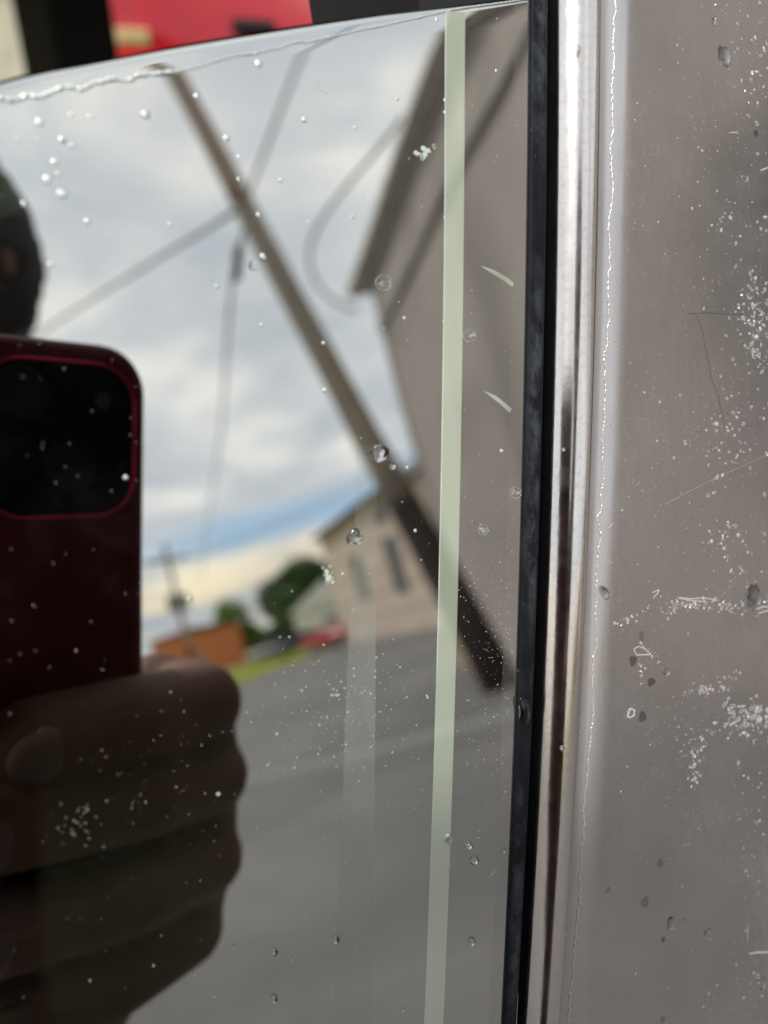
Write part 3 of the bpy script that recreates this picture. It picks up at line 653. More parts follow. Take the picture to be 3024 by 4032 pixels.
# ---- small marks
def flake(bm, px, py, rpx, o_, r, ring=False, asp=1.0, rot=None, hgt=.25):
    c = L(px, py, o_); n = r.randint(4, 7); s = rpx / FL * .118; a0 = r.random() * 6.28 if rot is None else rot; ps = []
    for k in range(n):
        a = 2 * math.pi * k / n; q = s * r.uniform(.65, 1.25); x, y = math.cos(a) * q * asp, math.sin(a) * q
        ps.append((c.x + x * math.cos(a0) - y * math.sin(a0), c.y + x * math.sin(a0) + y * math.cos(a0)))
    if not ring:
        t = bm.verts.new((c.x, c.y, o_ + s * hgt)); v = [bm.verts.new((x, y, o_ + .00001)) for x, y in ps]
        for k in range(n): bm.faces.new((v[k], v[(k + 1) % n], t))
    else:
        wd = min(s * .3, .00007)
        for k in range(n):
            p, q = Vector(ps[k]), Vector(ps[(k + 1) % n]); dd = (q - p); 
            if dd.length < 1e-7: continue
            nn = Vector((-dd.y, dd.x)).normalized() * wd * r.uniform(.4, 1)
            a = [bm.verts.new((z.x, z.y, o_ + hh)) for z, hh in ((p - nn, .00001), (q - nn, .00001), (q, .00004), (p, .00004), (q + nn, .00001), (p + nn, .00001))]
            bm.faces.new((a[0], a[1], a[2], a[3])); bm.faces.new((a[3], a[2], a[4], a[5]))
def streak(bm, pts, wpx, o_, r):
    P_ = [L(x, y, o_) for x, y in pts]
    for a, b in zip(P_, P_[1:]):
        dd = b - a; nn = Vector((-dd.y, dd.x)).normalized() * wpx / FL * .06
        v = [bm.verts.new((z.x, z.y, o_ + h_)) for z, h_ in ((a - nn, .00001), (b - nn, .00001), (b, .00004), (a, .00004), (b + nn, .00001), (a + nn, .00001))]
        bm.faces.new((v[0], v[1], v[2], v[3])); bm.faces.new((v[3], v[2], v[4], v[5]))
r = random.Random(21); bm = bmesh.new()
def pan_ok(x, y): return x > 2440 - .045 * y
def cluster(cx_, cy_, sx, sy, n, r0=1.5, r1=7, ang=0, ringp=.3):
    for _ in range(n):
        a, b = r.gauss(0, sx), r.gauss(0, sy); x = cx_ + a * math.cos(ang) - b * math.sin(ang); y = cy_ + a * math.sin(ang) + b * math.cos(ang)
        q = r0 + (r1 - r0) * r.random() ** 2.2
        if pan_ok(x, y): flake(bm, x, y, q, FLAT, r, ring=(q > 4 and r.random() < ringp * 2), asp=r.choice((1, 1, .5, 1.8)))
cluster(2980, 1260, 45, 110, 190, 2, 9, ringp=.5); cluster(2960, 230, 55, 160, 70, 2, 8); cluster(2830, 60, 40, 60, 10, 2, 7)
cluster(2880, 1740, 90, 110, 110, 2, 8); cluster(2995, 2830, 50, 40, 190, 1.5, 9, ringp=.4); cluster(2900, 2830, 60, 40, 45, 2, 9)
cluster(2735, 2955, 28, 36, 55, 2, 8); cluster(2735, 3045, 14, 34, 36, 2, 8); cluster(2860, 2110, 60, 60, 45, 2, 9)
cluster(2700, 2385, 26, 14, 34, 2, 9); cluster(2760, 2378, 28, 12, 26, 2, 9); cluster(2850, 2390, 30, 12, 30, 2, 9); cluster(2640, 2395, 14, 16, 22, 2, 7)
cluster(2480, 2432, 46, 6, 26, 2, 7, ang=R(-28)); cluster(2775, 2715, 16, 12, 26, 2, 8); cluster(2700, 2725, 30, 9, 14, 2, 6, ang=R(-20)); cluster(2860, 2700, 30, 30, 22, 2, 7)
cluster(2925, 880, 60, 50, 34, 2, 8); cluster(2960, 3250, 60, 160, 60, 2, 6); cluster(2970, 3850, 40, 70, 24, 2, 8); cluster(2760, 3930, 60, 40, 12, 2, 7)
cluster(2560, 2570, 34, 6, 24, 2, 5, ang=R(52)); cluster(2525, 2630, 5, 32, 22, 2, 6); cluster(2960, 2380, 40, 20, 30, 2, 8); cluster(2880, 2260, 60, 60, 30, 2, 6)
for _ in range(620):
    x = r.uniform(2330, 3024); y = r.uniform(0, 4032)
    if not pan_ok(x, y): continue
    if r.random() > .25 + .75 * (x - 2330) / 700: continue
    flake(bm, x, y, 1.2 + 4.2 * r.random() ** 3, FLAT, r, ring=False, asp=r.choice((1, 1, .6, 1.6)))
chips = gpart('coat_chips', bm, m_chip, panel); chips['kind'] = 'stuff'; chips['label'] = 'scattered white chips in the coating'
for pts_, w_px in (
    ([(2668, 2352), (2720, 2358), (2770, 2354), (2822, 2362)], 5),
    ([(2675, 2356), (2730, 2366), (2780, 2368)], 5),
    ([(2495, 2556), (2515, 2545), (2540, 2555), (2562, 2578), (2530, 2578), (2508, 2580), (2495, 2556)], 5),
    ([(2566, 2335), (2595, 2322), (2588, 2340), (2575, 2348), (2574, 2356)], 4),
    ([(2902, 2782), (2934, 2780)], 7),
    ([(2872, 2856), (2900, 2840)], 7),
    ([(2950, 3755), (2985, 3750), (3040, 3748)], 7),
    ([(2945, 3640), (2943, 3710)], 2.4),
    ([(2978, 2400), (3000, 2390), (3040, 2388)], 6),
    ([(2985, 2415), (3040, 2400)], 6),
    ([(2870, 522), (2905, 522)], 4),
    ([(2995, 672), (3024, 660)], 6),
    ([(2468, 2826), (2485, 2790), (2500, 2795), (2497, 2818), (2478, 2828), (2468, 2812)], 4),
    ([(2475, 2822), (2471, 2800), (2484, 2788), (2497, 2797), (2496, 2815), (2484, 2823), (2475, 2822)], 5),
    ([(2395, 2080), (2412, 2062)], 2),
    ([(2620, 1985), (2800, 1890), (3024, 1790)], 0.8),
    ):
    bm = bmesh.new(); streak(bm, pts_, w_px, FLAT, r); gpart('scratch', bm, m_chip, panel)
for pts_ in ([(2740, 1240), (2765, 1300), (2780, 1380), (2800, 1480), (2830, 1570), (2855, 1690)], [(2706, 1236), (2780, 1232), (2930, 1240)]):
    bm = bmesh.new(); streak(bm, pts_, 1.8, FLAT, r); gpart('hairline', bm, m_black, panel)
# dried rings on panel and chrome: thin dull films
def disc(name, px, py, rx, ry, o_, mat, parent, lab, rot=0, seed=0):
    q = random.Random(seed); b = bmesh.new(); c = L(px, py, o_); v = []
    for k in range(26):
        a = 2 * math.pi * k / 26; w_ = 1 + .12 * math.sin(3 * a + seed) + .05 * q.uniform(-1, 1); x = math.cos(a) * rx * w_ / FL * .118; y = math.sin(a) * ry * w_ / FL * .118
        v.append(b.verts.new((c.x + x * math.cos(rot) - y * math.sin(rot), c.y + x * math.sin(rot) + y * math.cos(rot), o_)))
    b.faces.new(v); o2 = gpart(name, b, mat, parent); o2['label'] = lab; return o2
for i, (x, y, a, b_, mt, lb) in enumerate([(2527, 2505, 13, 26, m_stain2, 'faint olive oblong dried spot'), (2493, 2602, 20, 24, m_stain, 'grey dried spot under the outlined chip'), (2565, 2686, 22, 20, m_stain, 'smudged dried spot right of the chips'),
        (2530, 2822, 21, 25, m_stain, 'dark round dried spot'), (2395, 3505, 14, 15, m_stain2, 'faint dried spot near the lower coat edge'), (2540, 3553, 23, 26, m_stain2, 'faint round dried spot low on the panel'),
        (2612, 3700, 12, 14, m_stain, 'small dried spot below the oval drop'), (2977, 525, 13, 15, m_stain, 'small brown dried spot high on the panel'), (2610, 4015, 16, 18, m_stain2, 'faint dried spot at the foot of the panel'), (2690, 3620, 8, 9, m_stain2, 'tiny dried spot'), (2600, 3400, 18, 22, m_stain2, 'faint spot mid panel')]):
    disc('dried_spot', x, y, a, b_, FLAT + .00003, mt, panel, lb, seed=i)
disc('dried_spot', 2266, 196, 27, 24, CRH - .0002, m_stain, chrome, 'dull round dried spot on the chrome strip', seed=50)

# dust and dried splashes on the glass
def dome(bm, px, py, rx, ry, o_, h, sub=1, irr=0, rot=0, q=None):
    c = L(px, py, o_); g = bmesh.ops.create_icosphere(bm, subdivisions=sub, radius=1)
    sx, sy = rx / FL * .115, ry / FL * .115
    for v in g['verts']:
        z = max(v.co.z, -.05); k = 1 + (irr * (noise.noise(v.co * 1.7 + Vector((px, py, 0))) if irr else 0))
        x, y = v.co.x * sx * k, v.co.y * sy * k
        v.co = (c.x + x * math.cos(rot) - y * math.sin(rot), c.y + x * math.sin(rot) + y * math.cos(rot), o_ + z * h * min(sx, sy))
bm = bmesh.new(); r = random.Random(4)
def on_glass(x, y): return x < 2070 - .02 * y and y > 330 - .15 * x
for _ in range(520):
    x = r.uniform(-50, 2040); y = r.uniform(0, 4032)
    if on_glass(x, y) and not (r.random() < .5 and x < 1500) and not (x < 950 and y > 1350 and r.random() < .7): dome(bm, x, y, *([1.0 + 2.2 * r.random() ** 3] * 2), .00001, .6)
for _ in range(420):
    x = r.gauss(1950, 90); y = r.gauss(2500, 260)
    if on_glass(x, y): dome(bm, x, y, *([.9 + 1.8 * r.random() ** 3] * 2), .00001, .6)
for _ in range(260):
    x = r.gauss(1330, 160); y = r.gauss(2780, 160)
    if on_glass(x, y): dome(bm, x, y, *([1.1 + 3.0 * r.random() ** 4] * 2), .00001, .6)
for _ in range(110):
    x = r.gauss(640, 220); y = r.gauss(3020, 210)
    if on_glass(x, y): dome(bm, x, y, *([.7 + 1.5 * r.random() ** 4] * 2), .00001, .6)
for _ in range(30): 
    x = r.gauss(345, 60); y = r.gauss(3245, 48); dome(bm, x, y, *([1.1 + 1.3 * r.random()] * 2), .00001, .3, irr=.5)
for _ in range(30):
    x = r.uniform(0, 560); y = r.uniform(1350, 2650); dome(bm, x, y, r.uniform(.8, 1.5), r.uniform(1.5, 2.8), .00001, .4, rot=.3)
ds = gpart('dust_specks', bm, m_dust, pane); ds['kind'] = 'stuff'; ds['label'] = 'fine pale dust specks on the glass'
bm = bmesh.new()
for x, y, q in [(156, 481, 13), (280, 451, 7), (354, 460, 8), (573, 449, 15), (72, 546, 7), (246, 548, 12), (283, 571, 10), (214, 636, 12), (187, 704, 14), (231, 684, 8), (245, 762, 16), (343, 871, 10), (200, 1040, 9), (668, 883, 8), (774, 376, 9), (892, 542, 11), (940, 616, 6), (1018, 249, 14), (1198, 470, 12), (1397, 501, 6), (1104, 709, 8), (940, 705, 7), (1018, 844, 9), (1390, 852, 8), (1215, 873, 6), (1035, 1010, 12), (853, 1126, 8), (1030, 1278, 8), (1278, 1536, 10), (1274, 1350, 8), (96, 800, 9), (147, 544, 5), (495, 1880, 9), (1565, 390, 6), (1752, 395, 8), (1752, 443, 7), (1755, 855, 9), (1753, 1265, 11), (1792, 1632, 5), (1604, 1840, 6), (1635, 2090, 8), (748, 2357, 9), (1975, 1775, 9), (1720, 76, 7), (1954, 278, 6), (1592, 1252, 7), (860, 3127, 8), (1090, 2890, 5), (1350, 2260, 6)]:
    dome(bm, x, y, q * .92, q * .92, .00001, .14, sub=2, irr=.5)
sp2 = gpart('dried_splashes', bm, m_mint, pane, True); sp2['kind'] = 'stuff'; sp2['label'] = 'round white dried splashes on the glass'
bm = bmesh.new()
for _ in range(26): flake(bm, 1290 + r.gauss(0, 8), 2265 + r.gauss(0, 14), r.uniform(3, 8), .00002, r, ring=r.random() < .5)
for x, y, a, n_ in ((1510, 1113, 30, 26), (1848, 1322, 24, 20), (1903, 2086, 20, 16), (1940, 3435, 24, 16), (2030, 1940, 22, 16)):
    for k in range(n_):
        t = 6.28 * k / n_; flake(bm, x + a * math.cos(t), y + a * math.sin(t), r.uniform(1.5, 3.5), .00002, r, ring=True)
    for k in range(5): flake(bm, x + r.gauss(0, a * .4), y + r.gauss(0, a * .3), r.uniform(2, 6), .00002, r, ring=True)
for _ in range(12): flake(bm, 1675 + r.gauss(0, 14), 615 + r.gauss(0, 16), r.uniform(5, 13), .00002, r, ring=r.random() < .6, hgt=.1)
streak(bm, [(1248, 310), (1262, 355), (1288, 366)], 5, .00002, r)
streak(bm, [(1790, 2300), (1800, 2340)], 3, .00002, r); streak(bm, [(1678, 2735), (1686, 2750)], 6, .00002, r)
for _ in range(9): flake(bm, 1318 + r.gauss(0, 9), 2736 + r.gauss(0, 8), r.uniform(2, 5), .00002, r)
rs = gpart('dried_residue', bm, m_greendust, pane); rs['kind'] = 'stuff'; rs['label'] = 'pale green crusty residue marks on the glass'
m_scrape = film_material('scraped_film', (.66, .74, .62), .6)
for a, b_ in (((1893, 1048), (2020, 1122)), ((1905, 1540), (2010, 1618))):
    bm = bmesh.new(); A_, B_ = L(*a), L(*b_); dd = B_ - A_; nn = Vector((-dd.y, dd.x)).normalized(); n_ = 10; top_, bot_ = [], []
    for k in range(n_ + 1):
        t = k / n_; wd = (.00036 + .00003 * math.sin(9 * t)) * min(1, 2.2 * t + .06); c = A_.lerp(B_, t) + nn * .00022 * math.sin(math.pi * t) * (-1 if nn.y < 0 else 1)
        top_.append(bm.verts.new((*(c + nn * wd), .00003))); bot_.append(bm.verts.new((*(c - nn * wd), .00003)))
    for k in range(n_): bm.faces.new((top_[k], top_[k + 1], bot_[k + 1], bot_[k]))
    q = gpart('scrape_mark', bm, m_scrape, pane); q['label'] = 'short pale green slanting scrape, ' + ('upper one' if a[1] < 1300 else 'lower one')

# ---- body of the car round the opening
def wbox(name, x0, x1, y0, y1, z0, z1, mat, label=None, bev=0):
    b = bmesh.new(); box(b, x0, x1, y0, y1, z0, z1, bev=bev); o2 = obj(name, b, mat, CARO)
    if label: o2['label'] = label
    return o2
wbox('roof', -1.4, 1.4, .10, 1.55, 1.70, 1.75, m_carpaint, bev=.02)
wbox('roof_lining', -1.38, 1.38, .12, 1.50, 1.66, 1.695, m_int)
wbox('floor', -1.4, 1.4, .02, 1.5, .25, .3, m_int)
for nm, a_, b_ in (('front_door', -.9, .055), ('rear_door', .06, 1.2)):
    b = bmesh.new(); box(b, a_, b_, -.95, -.46, -.10, -.004, bev=.02); gpart(nm, b, m_carpaint, CARO)
b = bmesh.new(); box(b, .062, .16, -.45, .20, -.05, -.0065); gpart('inner_pillar', b, m_black, CARO)
wbox('far_door', -1.4, 1.4, 1.45, 1.52, .3, 1.265, m_int)
wbox('far_pillar', .104, .196, 1.42, 1.5, 1.268, 1.655, m_black, 'black pillar left of the red van'); wbox('far_pillar_trim', .055, .101, 1.43, 1.48, 1.268, 1.655, m_olive, 'olive-grey edging of the far pillar')
wbox('far_window_post', .577, .606, 1.43, 1.48, 1.268, 1.655, m_greyp); wbox('far_pillar', .61, 1.4, 1.42, 1.5, 1.268, 1.655, m_brownint, 'wide brown pillar right of the red van')
wbox('front_bulkhead', -1.42, -1.4, .05, 1.5, .3, 1.69, m_int); wbox('rear_bulkhead', 1.4, 1.42, .05, 1.5, .3, 1.69, m_int)
# seat inside
bm = bmesh.new(); box(bm, -.10, .38, .45, .95, .55, .72, bev=.04); obj('seat_cushion', bm, m_olive, CARO, smooth=True)
bm = bmesh.new(); poly_prism(bm, [(.30, .66), (.42, .66), (.56, 1.18), (.46, 1.2)], .46, .94); bmesh.ops.bevel(bm, geom=bm.edges[:], offset=.025, segments=3, affect='EDGES'); obj('seat_backrest', bm, m_olive, CARO, smooth=True)
# faint upright bands; the broad pale one paints the strip's ghost reflection
m_fb = film_material('ghost_reflection_band', (.66, .73, .66), .19, True); m_fb2 = film_material('fainter_band', (.5, .46, .42), .10)
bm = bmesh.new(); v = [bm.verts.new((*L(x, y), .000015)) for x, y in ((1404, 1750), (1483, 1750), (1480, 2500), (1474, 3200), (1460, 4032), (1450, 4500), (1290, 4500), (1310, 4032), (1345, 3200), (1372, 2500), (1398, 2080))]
bm.faces.new(v); q = gpart('faint_band', bm, m_fb, pane); q['label'] = 'broad pale band painting a ghost reflection on the glass left of the green strip'
bm = bmesh.new(); v = [bm.verts.new((*L(x, y), .000015)) for x, y in ((2022, 0), (2090, 0), (2080, 1000), (2060, 1900), (2030, 3000), (1980, 4032), (1970, 4300), (1920, 4300), (1925, 4032), (1968, 3000), (2000, 1900), (2020, 1000))]  # weak brownish band along the seal
bm.faces.new(v[::-1]); q = gpart('faint_band', bm, m_fb2, pane); q['label'] = 'faint narrow band on the glass along the seal'

# ------------------------------------------------------------------ water drops: every drop is its own thing
def drop(px, py, rx, ry, label, on='glass', rot=0, h=1.05, irr=.12, grp='water drops on the glass'):
    rx *= 1.15; ry *= 1.15; o_ = {'glass': 0.0, 'panel': FLAT, 'seal': .0007, 'chrome': CRH - .0004, 'strip': .00012}[on]
    b = bmesh.new(); dome(b, px, py, rx, ry, o_ + .00001, h, sub=4, irr=irr, rot=rot)
    bmesh.ops.recalc_face_normals(b, faces=b.faces[:])
    ob = obj_keep('water_drop', b, [m_water], None, GLASS, True); tag(ob, label, 'water drop', grp); return ob
drop(1493, 1787, 30, 28, 'large clear water drop on the glass over the reflected pole', irr=.25)
drop(1395, 2118, 26, 22, 'angular water drop in front of the beige building reflection', irr=.7, h=.5)
drop(1765, 3303, 17, 17, 'round bead of water astride the pale green strip', on='strip')
drop(1845, 3327, 14, 14, 'small bead of water, upper one of the close pair right of the green strip')
drop(1868, 3387, 16, 17, 'larger bead of water, lower one of the close pair right of the green strip')
drop(1981, 3349, 10, 9, 'tiny bead of water between the green strip and the black seal')
drop(1883, 3294, 5, 6, 'pinhead bead above the close pair of beads')
drop(1857, 3706, 13, 16, 'lone bead of water low on the glass right of the green strip')
drop(1322, 3699, 12, 12, 'bead of water low on the faint upright band in the glass')
drop(1081, 3748, 12, 12, 'bead of water on the asphalt reflection, upper of two in a column')
drop(1080, 3930, 12, 14, 'bead of water near the bottom edge, lower of two in a column')
drop(918, 3726, 6, 6, 'pinhead bead beside the edge of the reflected fist')
drop(1588, 3975, 7, 7, 'pinhead bead near the bottom edge left of the green strip')
drop(1545, 1836, 13, 11, 'flat little drop just below the large clear one on the pole', h=.35)
drop(1000, 1046, 16, 15, 'shallow drop on the pole reflection in the upper sky', h=.2)
drop(2062, 2800, 20, 52, 'long tear-shaped drop running on the black seal', on='seal', irr=.35, grp='water drops on the seal', h=.7)
drop(2850, 222, 23, 40, 'fat slanting water drop high on the panel', on='panel', rot=.3, irr=.4, h=.7, grp='water drops on the panel')
drop(2812, 84, 9, 17, 'small upright drop at the top of the panel', on='panel', grp='water drops on the panel')
drop(2937, 702, 9, 16, 'small upright drop on the upper right of the panel', on='panel', grp='water drops on the panel')
drop(2383, 2333, 14, 28, 'slanting oval drop beside the jagged coat edge', on='panel', rot=.35, h=.6, grp='water drops on the panel')
drop(2968, 2352, 34, 52, 'biggest water drop, at the right edge of the panel above the chips', on='panel', rot=-.1, irr=.45, h=.6, grp='water drops on the panel')
drop(2622, 2644, 14, 16, 'small dark drop at the end of the slanting row of chips', on='panel', grp='water drops on the panel')
drop(2640, 3637, 19, 32, 'clear oval drop low in the middle of the panel', on='panel', rot=-.15, h=.4, grp='water drops on the panel')
drop(2787, 3667 + 2, 18, 12, 'flat double-lobed drop right of the clear oval one', on='panel', h=.25, irr=.5, grp='water drops on the panel')
drop(3002, 3871, 13, 28, 'slim slanting drop at the lower right edge of the panel', on='panel', rot=-.5, grp='water drops on the panel')
drop(2892, 1044, 8, 13, 'small dark drop left of the dense upper patch of chips', on='panel', rot=.4, grp='water drops on the panel')
drop(2213, 2947, 9, 9, 'bead of water low on the chrome strip', on='chrome', grp='water drops on the chrome')
drop(2216, 1768, 5, 6, 'pinhead bead halfway up the chrome strip', on='chrome', grp='water drops on the chrome')

# ------------------------------------------------------------------ phone
def rrect(x0, x1, y0, y1, r_, n=8):
    pts = []
    for cx_, cy_, a0 in ((x1 - r_, y1 - r_, 0), (x0 + r_, y1 - r_, 90), (x0 + r_, y0 + r_, 180), (x1 - r_, y0 + r_, 270)):
        for k in range(n + 1): a = R(a0 + 90 * k / n); pts.append((cx_ + r_ * math.cos(a), cy_ + r_ * math.sin(a)))
    return pts
PH = empty('phone'); PH.matrix_world = CAMM; tag(PH, 'phone in a maroon case held up and mirrored in the glass', 'phone')
bpy.context.view_layer.update()
PX0, PX1, PY0, PY1 = -.0545, .0232, -.122, .0305
def slab(name, secs, mat, parent, smooth=True):
    """secs: list of (outline, z); stacked loops, capped"""
    b = bmesh.new(); rings = [[b.verts.new((x, y, z)) for x, y in o_] for o_, z in secs]
    for a, c in zip(rings, rings[1:]):
        n = len(a)
        for k in range(n): b.faces.new((a[k], a[(k + 1) % n], c[(k + 1) % n], c[k]))
    b.faces.new(rings[0]); b.faces.new(rings[-1][::-1]); bmesh.ops.recalc_face_normals(b, faces=b.faces[:])
    o2 = pobj(name, b, mat, parent, False); 
    if smooth:
        for p in o2.data.polygons: p.use_smooth = len(p.vertices) == 4
    return o2
def inset(d): return rrect(PX0 + d, PX1 - d, PY0 + d, PY1 - d, .0125 - d)
case = slab('case', [(inset(.0062), .0030), (inset(.0042), .0032), (inset(.0025), .0037), (inset(.0012), .0046), (inset(.0003), .0060), (inset(0), .0080), (inset(.0001), .0115), (inset(.0010), .0135)], m_case, PH)
BX0, BX1, BY0, BY1 = -.0195, .0180, -.0125, .0248
def bi(d, r_=.0095): return rrect(BX0 + d, BX1 - d, BY0 + d, BY1 - d, r_ - d)
def torus_rr(name, out_, in_, z0, z1, mat, parent):
    b = bmesh.new(); n = len(out_); A_ = [b.verts.new((x, y, z1)) for x, y in out_]; B_ = [b.verts.new((x, y, z0)) for x, y in [((p[0] + q[0]) / 2, (p[1] + q[1]) / 2) for p, q in zip(out_, in_)]]; C_ = [b.verts.new((x, y, z1)) for x, y in in_]
    for P1, P2 in ((A_, B_), (B_, C_)):
        for k in range(n): b.faces.new((P1[k], P1[(k + 1) % n], P2[(k + 1) % n], P2[k]))
    bmesh.ops.recalc_face_normals(b, faces=b.faces[:]); return pobj(name, b, mat, parent, True)
torus_rr('camera_cutout_rim', bi(-.0009, .0102), bi(.0), .0019, .0029, m_bezel, case)
slab('camera_plate', [(bi(.0008), .0020), (bi(.0003), .0022), (bi(.0002), .0029)], m_phoneglass, PH, False)
def lens(x, y, r_, z):
    b = bmesh.new(); pr = [(r_, .0019), (r_, z + .0004), (r_ - .0004, z), (r_ - .0012, z), (r_ - .0016, z + .0003)]
    rings = [[b.verts.new((x + q * math.cos(6.2832 * k / 28), y + q * math.sin(6.2832 * k / 28), zz)) for k in range(28)] for q, zz in pr]
    for a, c in zip(rings, rings[1:]):
        for k in range(28): b.faces.new((a[k], a[(k + 1) % 28], c[(k + 1) % 28], c[k]))
    lr = pobj('lens_ring', b, m_phone, PH, True)
    b = bmesh.new(); b.faces.new([b.verts.new((x + (r_ - .0014) * math.cos(6.2832 * k / 28), y + (r_ - .0014) * math.sin(6.2832 * k / 28), z + .0004)) for k in range(28)]); g_ = pobj('lens', b, m_lensg, PH); g_.parent = lr
lens(0.0003, -.0002, .0068, .0007); lens(-.0112, .0165, .0068, .0006)
b = bmesh.new(); b.faces.new([b.verts.new((.0095 + .0022 * math.cos(6.2832 * k / 20), .0165 + .0022 * math.sin(6.2832 * k / 20), .0018)) for k in range(20)]); pobj('flash', b, m_flash, PH)
slab('screen', [(rrect(PX0 + .003, PX1 - .003, PY0 + .003, PY1 - .003, .010), .0137), (rrect(PX0 + .003, PX1 - .003, PY0 + .003, PY1 - .003, .010), .0139)], m_phoneglass, PH, False)

# ------------------------------------------------------------------ the person holding it
def remesh(name, bm, mat, vox, parent, it=6):
    bmesh.ops.recalc_face_normals(bm, faces=bm.faces[:])
    me = bpy.data.meshes.new(name + '_src'); bm.to_mesh(me); bm.free(); o2 = bpy.data.objects.new(name + '_src', me); COL.objects.link(o2)
    md = o2.modifiers.new('r', 'REMESH'); md.mode = 'VOXEL'; md.voxel_size = vox; md.use_smooth_shade = True
    sm = o2.modifiers.new('s', 'SMOOTH'); sm.factor = .5; sm.iterations = it
    dg = bpy.context.evaluated_depsgraph_get(); me2 = bpy.data.meshes.new_from_object(o2.evaluated_get(dg)); me2.name = name
    bpy.data.objects.remove(o2); me2.materials.clear(); me2.materials.append(mat); me2.shade_smooth()
    o3 = bpy.data.objects.new(name, me2); COL.objects.link(o3)
    if parent:
        bpy.context.view_layer.update(); o3.parent = parent; o3.matrix_parent_inverse = parent.matrix_world.inverted()
    return o3
def cw(x, y, z): return CAM + M @ Vector((x, y, z))      # from the phone's own axes (metres)
HC = Vector((-.094, -.45, 1.576))                        # centre of the head
Fy = Vector((-.42, .9, .06)).normalized()                 # face looks at the phone
Rx = Fy.cross(Vector((0, 0, 1))).normalized(); Uz = Rx.cross(Fy)
HM = Matrix((Rx, Fy, Uz)).transposed()
def hp(x, y, z): return HC + HM @ Vector((x, y, z))
bm = bmesh.new()
ellipsoid(bm, hp(0, -.012, .025), (.078, .098, .098), HM, 32, 24); ellipsoid(bm, hp(0, .022, -.045), (.060, .070, .075), HM, 28, 20)
rcone(bm, hp(0, .065, -.095), hp(0, .06, -.09), .028, .028); rcone(bm, hp(0, .088, .012), hp(0, .112, -.030), .009, .014)
rcone(bm, hp(-.012, .1, -.033), hp(.012, .1, -.033), .009, .009)
for s in (-1, 1):
    ellipsoid(bm, hp(s * .079, -.008, -.005), (.010, .022, .033), HM); rcone(bm, hp(s * .015, .087, .035), hp(s * .05, .075, .036), .010, .009); ellipsoid(bm, hp(s * .042, .06, -.03), (.024, .026, .022), HM)
NB = Vector((-.155, -.53, 1.36)); rcone(bm, hp(0, -.03, -.06), NB, .054, .062)
CH = Vector((-.24, -.53, 1.18)); PV = Vector((-.25, -.52, .92))
sd2 = Vector((.35, .94, 0)).normalized()                 # shoulders turned nearly side-on to the car
SR = Vector((-.17, -.44, 1.31)); SL = SR - sd2 * .36
rcone(bm, NB, SR, .07, .062); rcone(bm, NB - Vector((.03, .08, 0)), SL, .07, .062)
for k in range(4):
    z = 1.26 - .12 * k; c = CH.lerp(PV, k / 3.0); rcone(bm, (c.x + sd2.x * .09, c.y + sd2.y * .09, z), (c.x - sd2.x * .12, c.y - sd2.y * .12, z), .105 - .006 * k, .105 - .006 * k)
for s in (-1, 1):
    hpt = PV + sd2 * (.09 * s) + Vector((0, 0, -.02)); kn = hpt + Vector((.03, 0, -.42)); ank = kn + Vector((-.02, 0, -.40))
    rcone(bm, hpt, kn, .088, .058); rcone(bm, kn, ank, .056, .036); rcone(bm, ank + Vector((0, 0, -.03)), ank + Vector((.15, .0, -.05)), .034, .028)
# left arm hangs
rcone(bm, SL, SL + Vector((-.03, -.03, -.29)), .05, .04); rcone(bm, SL + Vector((-.03, -.03, -.29)), SL + Vector((.02, .03, -.53)), .038, .026); rcone(bm, SL + Vector((.02, .03, -.56)), SL + Vector((.04, .04, -.67)), .032, .022)
# right arm: shoulder, elbow, wrist, then the hand closed round the phone
WR = cw(.012, -.170, .045); EL = Vector((-.12, -.35, 1.02))
rcone(bm, SR, EL, .052, .042); rcone(bm, EL, WR, .043, .030)
def H(x, y, z): return cw(x, y, z)
# palm lies along the right edge of the phone, on the screen side
KN = [(.036, -.074, .020), (.042, -.097, .021), (.041, -.121, .022), (.035, -.146, .023)]
for k in KN: rcone(bm, H(.014, -.165, .040), H(*k), .020, .0135)
rcone(bm, H(.030, -.098, .026), H(.026, -.146, .030), .017, .017)
FG = [  # knuckle, middle joint at the side of the phone, joint on its back, tip   (index .. little)
    [(.036, -.078, .020), (.0400, -.0715, .001), (.014, -.0668, -.0085), (-.0120, -.0662, -.0075), .0128, .0121, .0114, .0106],
    [(.042, -.097, .021), (.0430, -.0950, .001), (.016, -.0895, -.0085), (-.0230, -.0850, -.0075), .0128, .0120, .0112, .0102],
    [(.041, -.121, .022), (.0425, -.1220, .002), (.014, -.1160, -.0080), (-.0230, -.1110, -.0075), .0126, .0118, .0109, .0099],
    [(.038, -.144, .023), (.0385, -.1440, .004), (.008, -.1400, -.0060), (-.0180, -.1350, -.0050), .0116, .0108, .0100, .0090]]
for f in FG:
    for i in range(3): rcone(bm, H(*f[i]), H(*f[i + 1]), f[4 + i], f[5 + i])
for f, g in zip(FG, FG[1:]):
    rcone(bm, H(f[1][0] - .0005, f[1][1], f[1][2] + .005), H(g[1][0] - .0005, g[1][1], g[1][2] + .004), .0124, .0124)
    rcone(bm, H(*f[0]), H(*g[0]), .012, .012)
# thumb on the screen side
TH = [(.016, -.150, .046), (.024, -.122, .040), (.012, -.100, .0275), (-.008, -.086, .0245)]
for i in range(3): rcone(bm, H(*TH[i]), H(*TH[i + 1]), (.018, .0135, .0112)[i], (.0135, .0112, .0098)[i])
person = remesh('person', bm, m_skin, .0020, None, 2)
tag(person, 'person holding up a maroon phone, dark head and fist reflected in the glass', 'person')
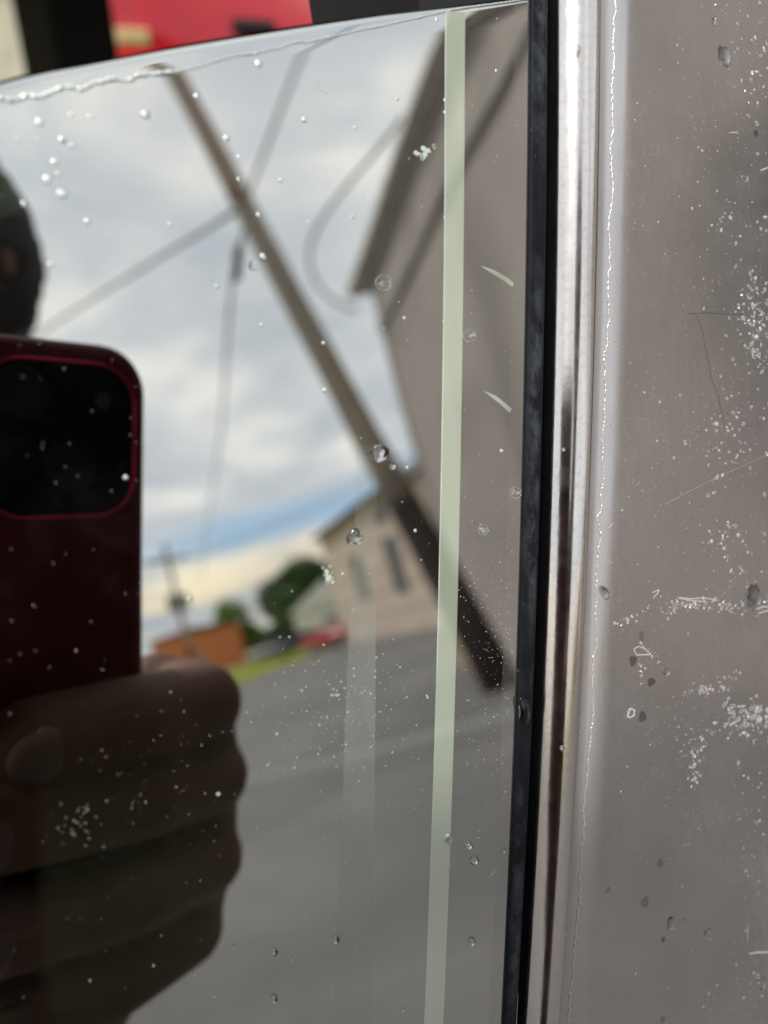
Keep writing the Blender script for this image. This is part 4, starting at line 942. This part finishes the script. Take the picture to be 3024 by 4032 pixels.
# nails
for f, t in zip(FG, (0, 1, 2, 3)):
    a = Vector(f[3]); d_ = (Vector(f[3]) - Vector(f[2])).normalized(); rt = f[7]
    b = bmesh.new(); n_ = d_.cross(Vector((0, 1, 0))).normalized(); n_ = n_ if n_.z < 0 else -n_; s_ = d_.cross(n_)
    mt_ = Matrix((d_, s_, n_)).transposed(); ellipsoid(b, a + d_ * .0015 + n_ * (rt - .0022), (.0072, .0066, .0028), mt_, 20, 12)
    bmesh.ops.transform(b, matrix=CAMM, verts=b.verts[:]); obj('nail', b, m_nail, person, smooth=True)
# face details and hair
for s in (-1, 1):
    b = bmesh.new(); ellipsoid(b, hp(s * .031, .070, .016), (.012, .012, .011), HM); e_ = obj('eye', b, m_eye, person, smooth=True)
    b = bmesh.new(); ellipsoid(b, hp(s * .031, .080, .016), (.005, .004, .005), HM); e2_ = obj('iris', b, m_black, person, smooth=True); e2_.parent = e_; e2_.matrix_parent_inverse = e_.matrix_world.inverted()
b = bmesh.new(); ellipsoid(b, hp(0, .091, -.062), (.024, .008, .007), HM); obj('lips', b, m_lip, person, smooth=True)
bm = bmesh.new(); vs = ellipsoid(bm, (0, 0, 0), (1, 1, 1), None, 56, 40)
for v in vs:
    q = v.co.copy(); n_ = noise.noise(q * 5) * .05 + noise.noise(q * 17) * .03
    lowcut = q.y > .42 and q.z < .45
    sc_ = 1 + n_
    if lowcut: sc_ *= .86
    v.co = hp(q.x * .095 * sc_, -.018 + q.y * .112 * sc_, .022 + q.z * .118 * sc_)
obj('hair', bm, m_hair, person, smooth=True)
# shirt and trousers follow the body
bm = bmesh.new()
rcone(bm, NB + Vector((0, 0, -.045)), SR, .078, .074); rcone(bm, NB - Vector((.03, .08, .045)), SL, .078, .074)
for k in range(4):
    z = 1.26 - .12 * k; c = CH.lerp(PV, k / 3.0); rcone(bm, (c.x + sd2.x * .09, c.y + sd2.y * .09, z), (c.x - sd2.x * .12, c.y - sd2.y * .12, z), .118 - .003 * k, .118 - .003 * k)
rcone(bm, SR, SR.lerp(EL, .93), .062, .054); rcone(bm, SL, SL + Vector((-.02, -.02, -.2)), .062, .055)
remesh('shirt', bm, m_shirt, .007, person, 4)
bm = bmesh.new()
for s in (-1, 1):
    hpt = PV + sd2 * (.09 * s) + Vector((0, 0, -.02)); kn = hpt + Vector((.03, 0, -.42)); ank = kn + Vector((-.02, 0, -.36))
    rcone(bm, hpt, kn, .102, .072); rcone(bm, kn, ank, .07, .052)
rcone(bm, PV + sd2 * .09, PV - sd2 * .1, .112, .112); remesh('trousers', bm, m_jean, .008, person, 4)
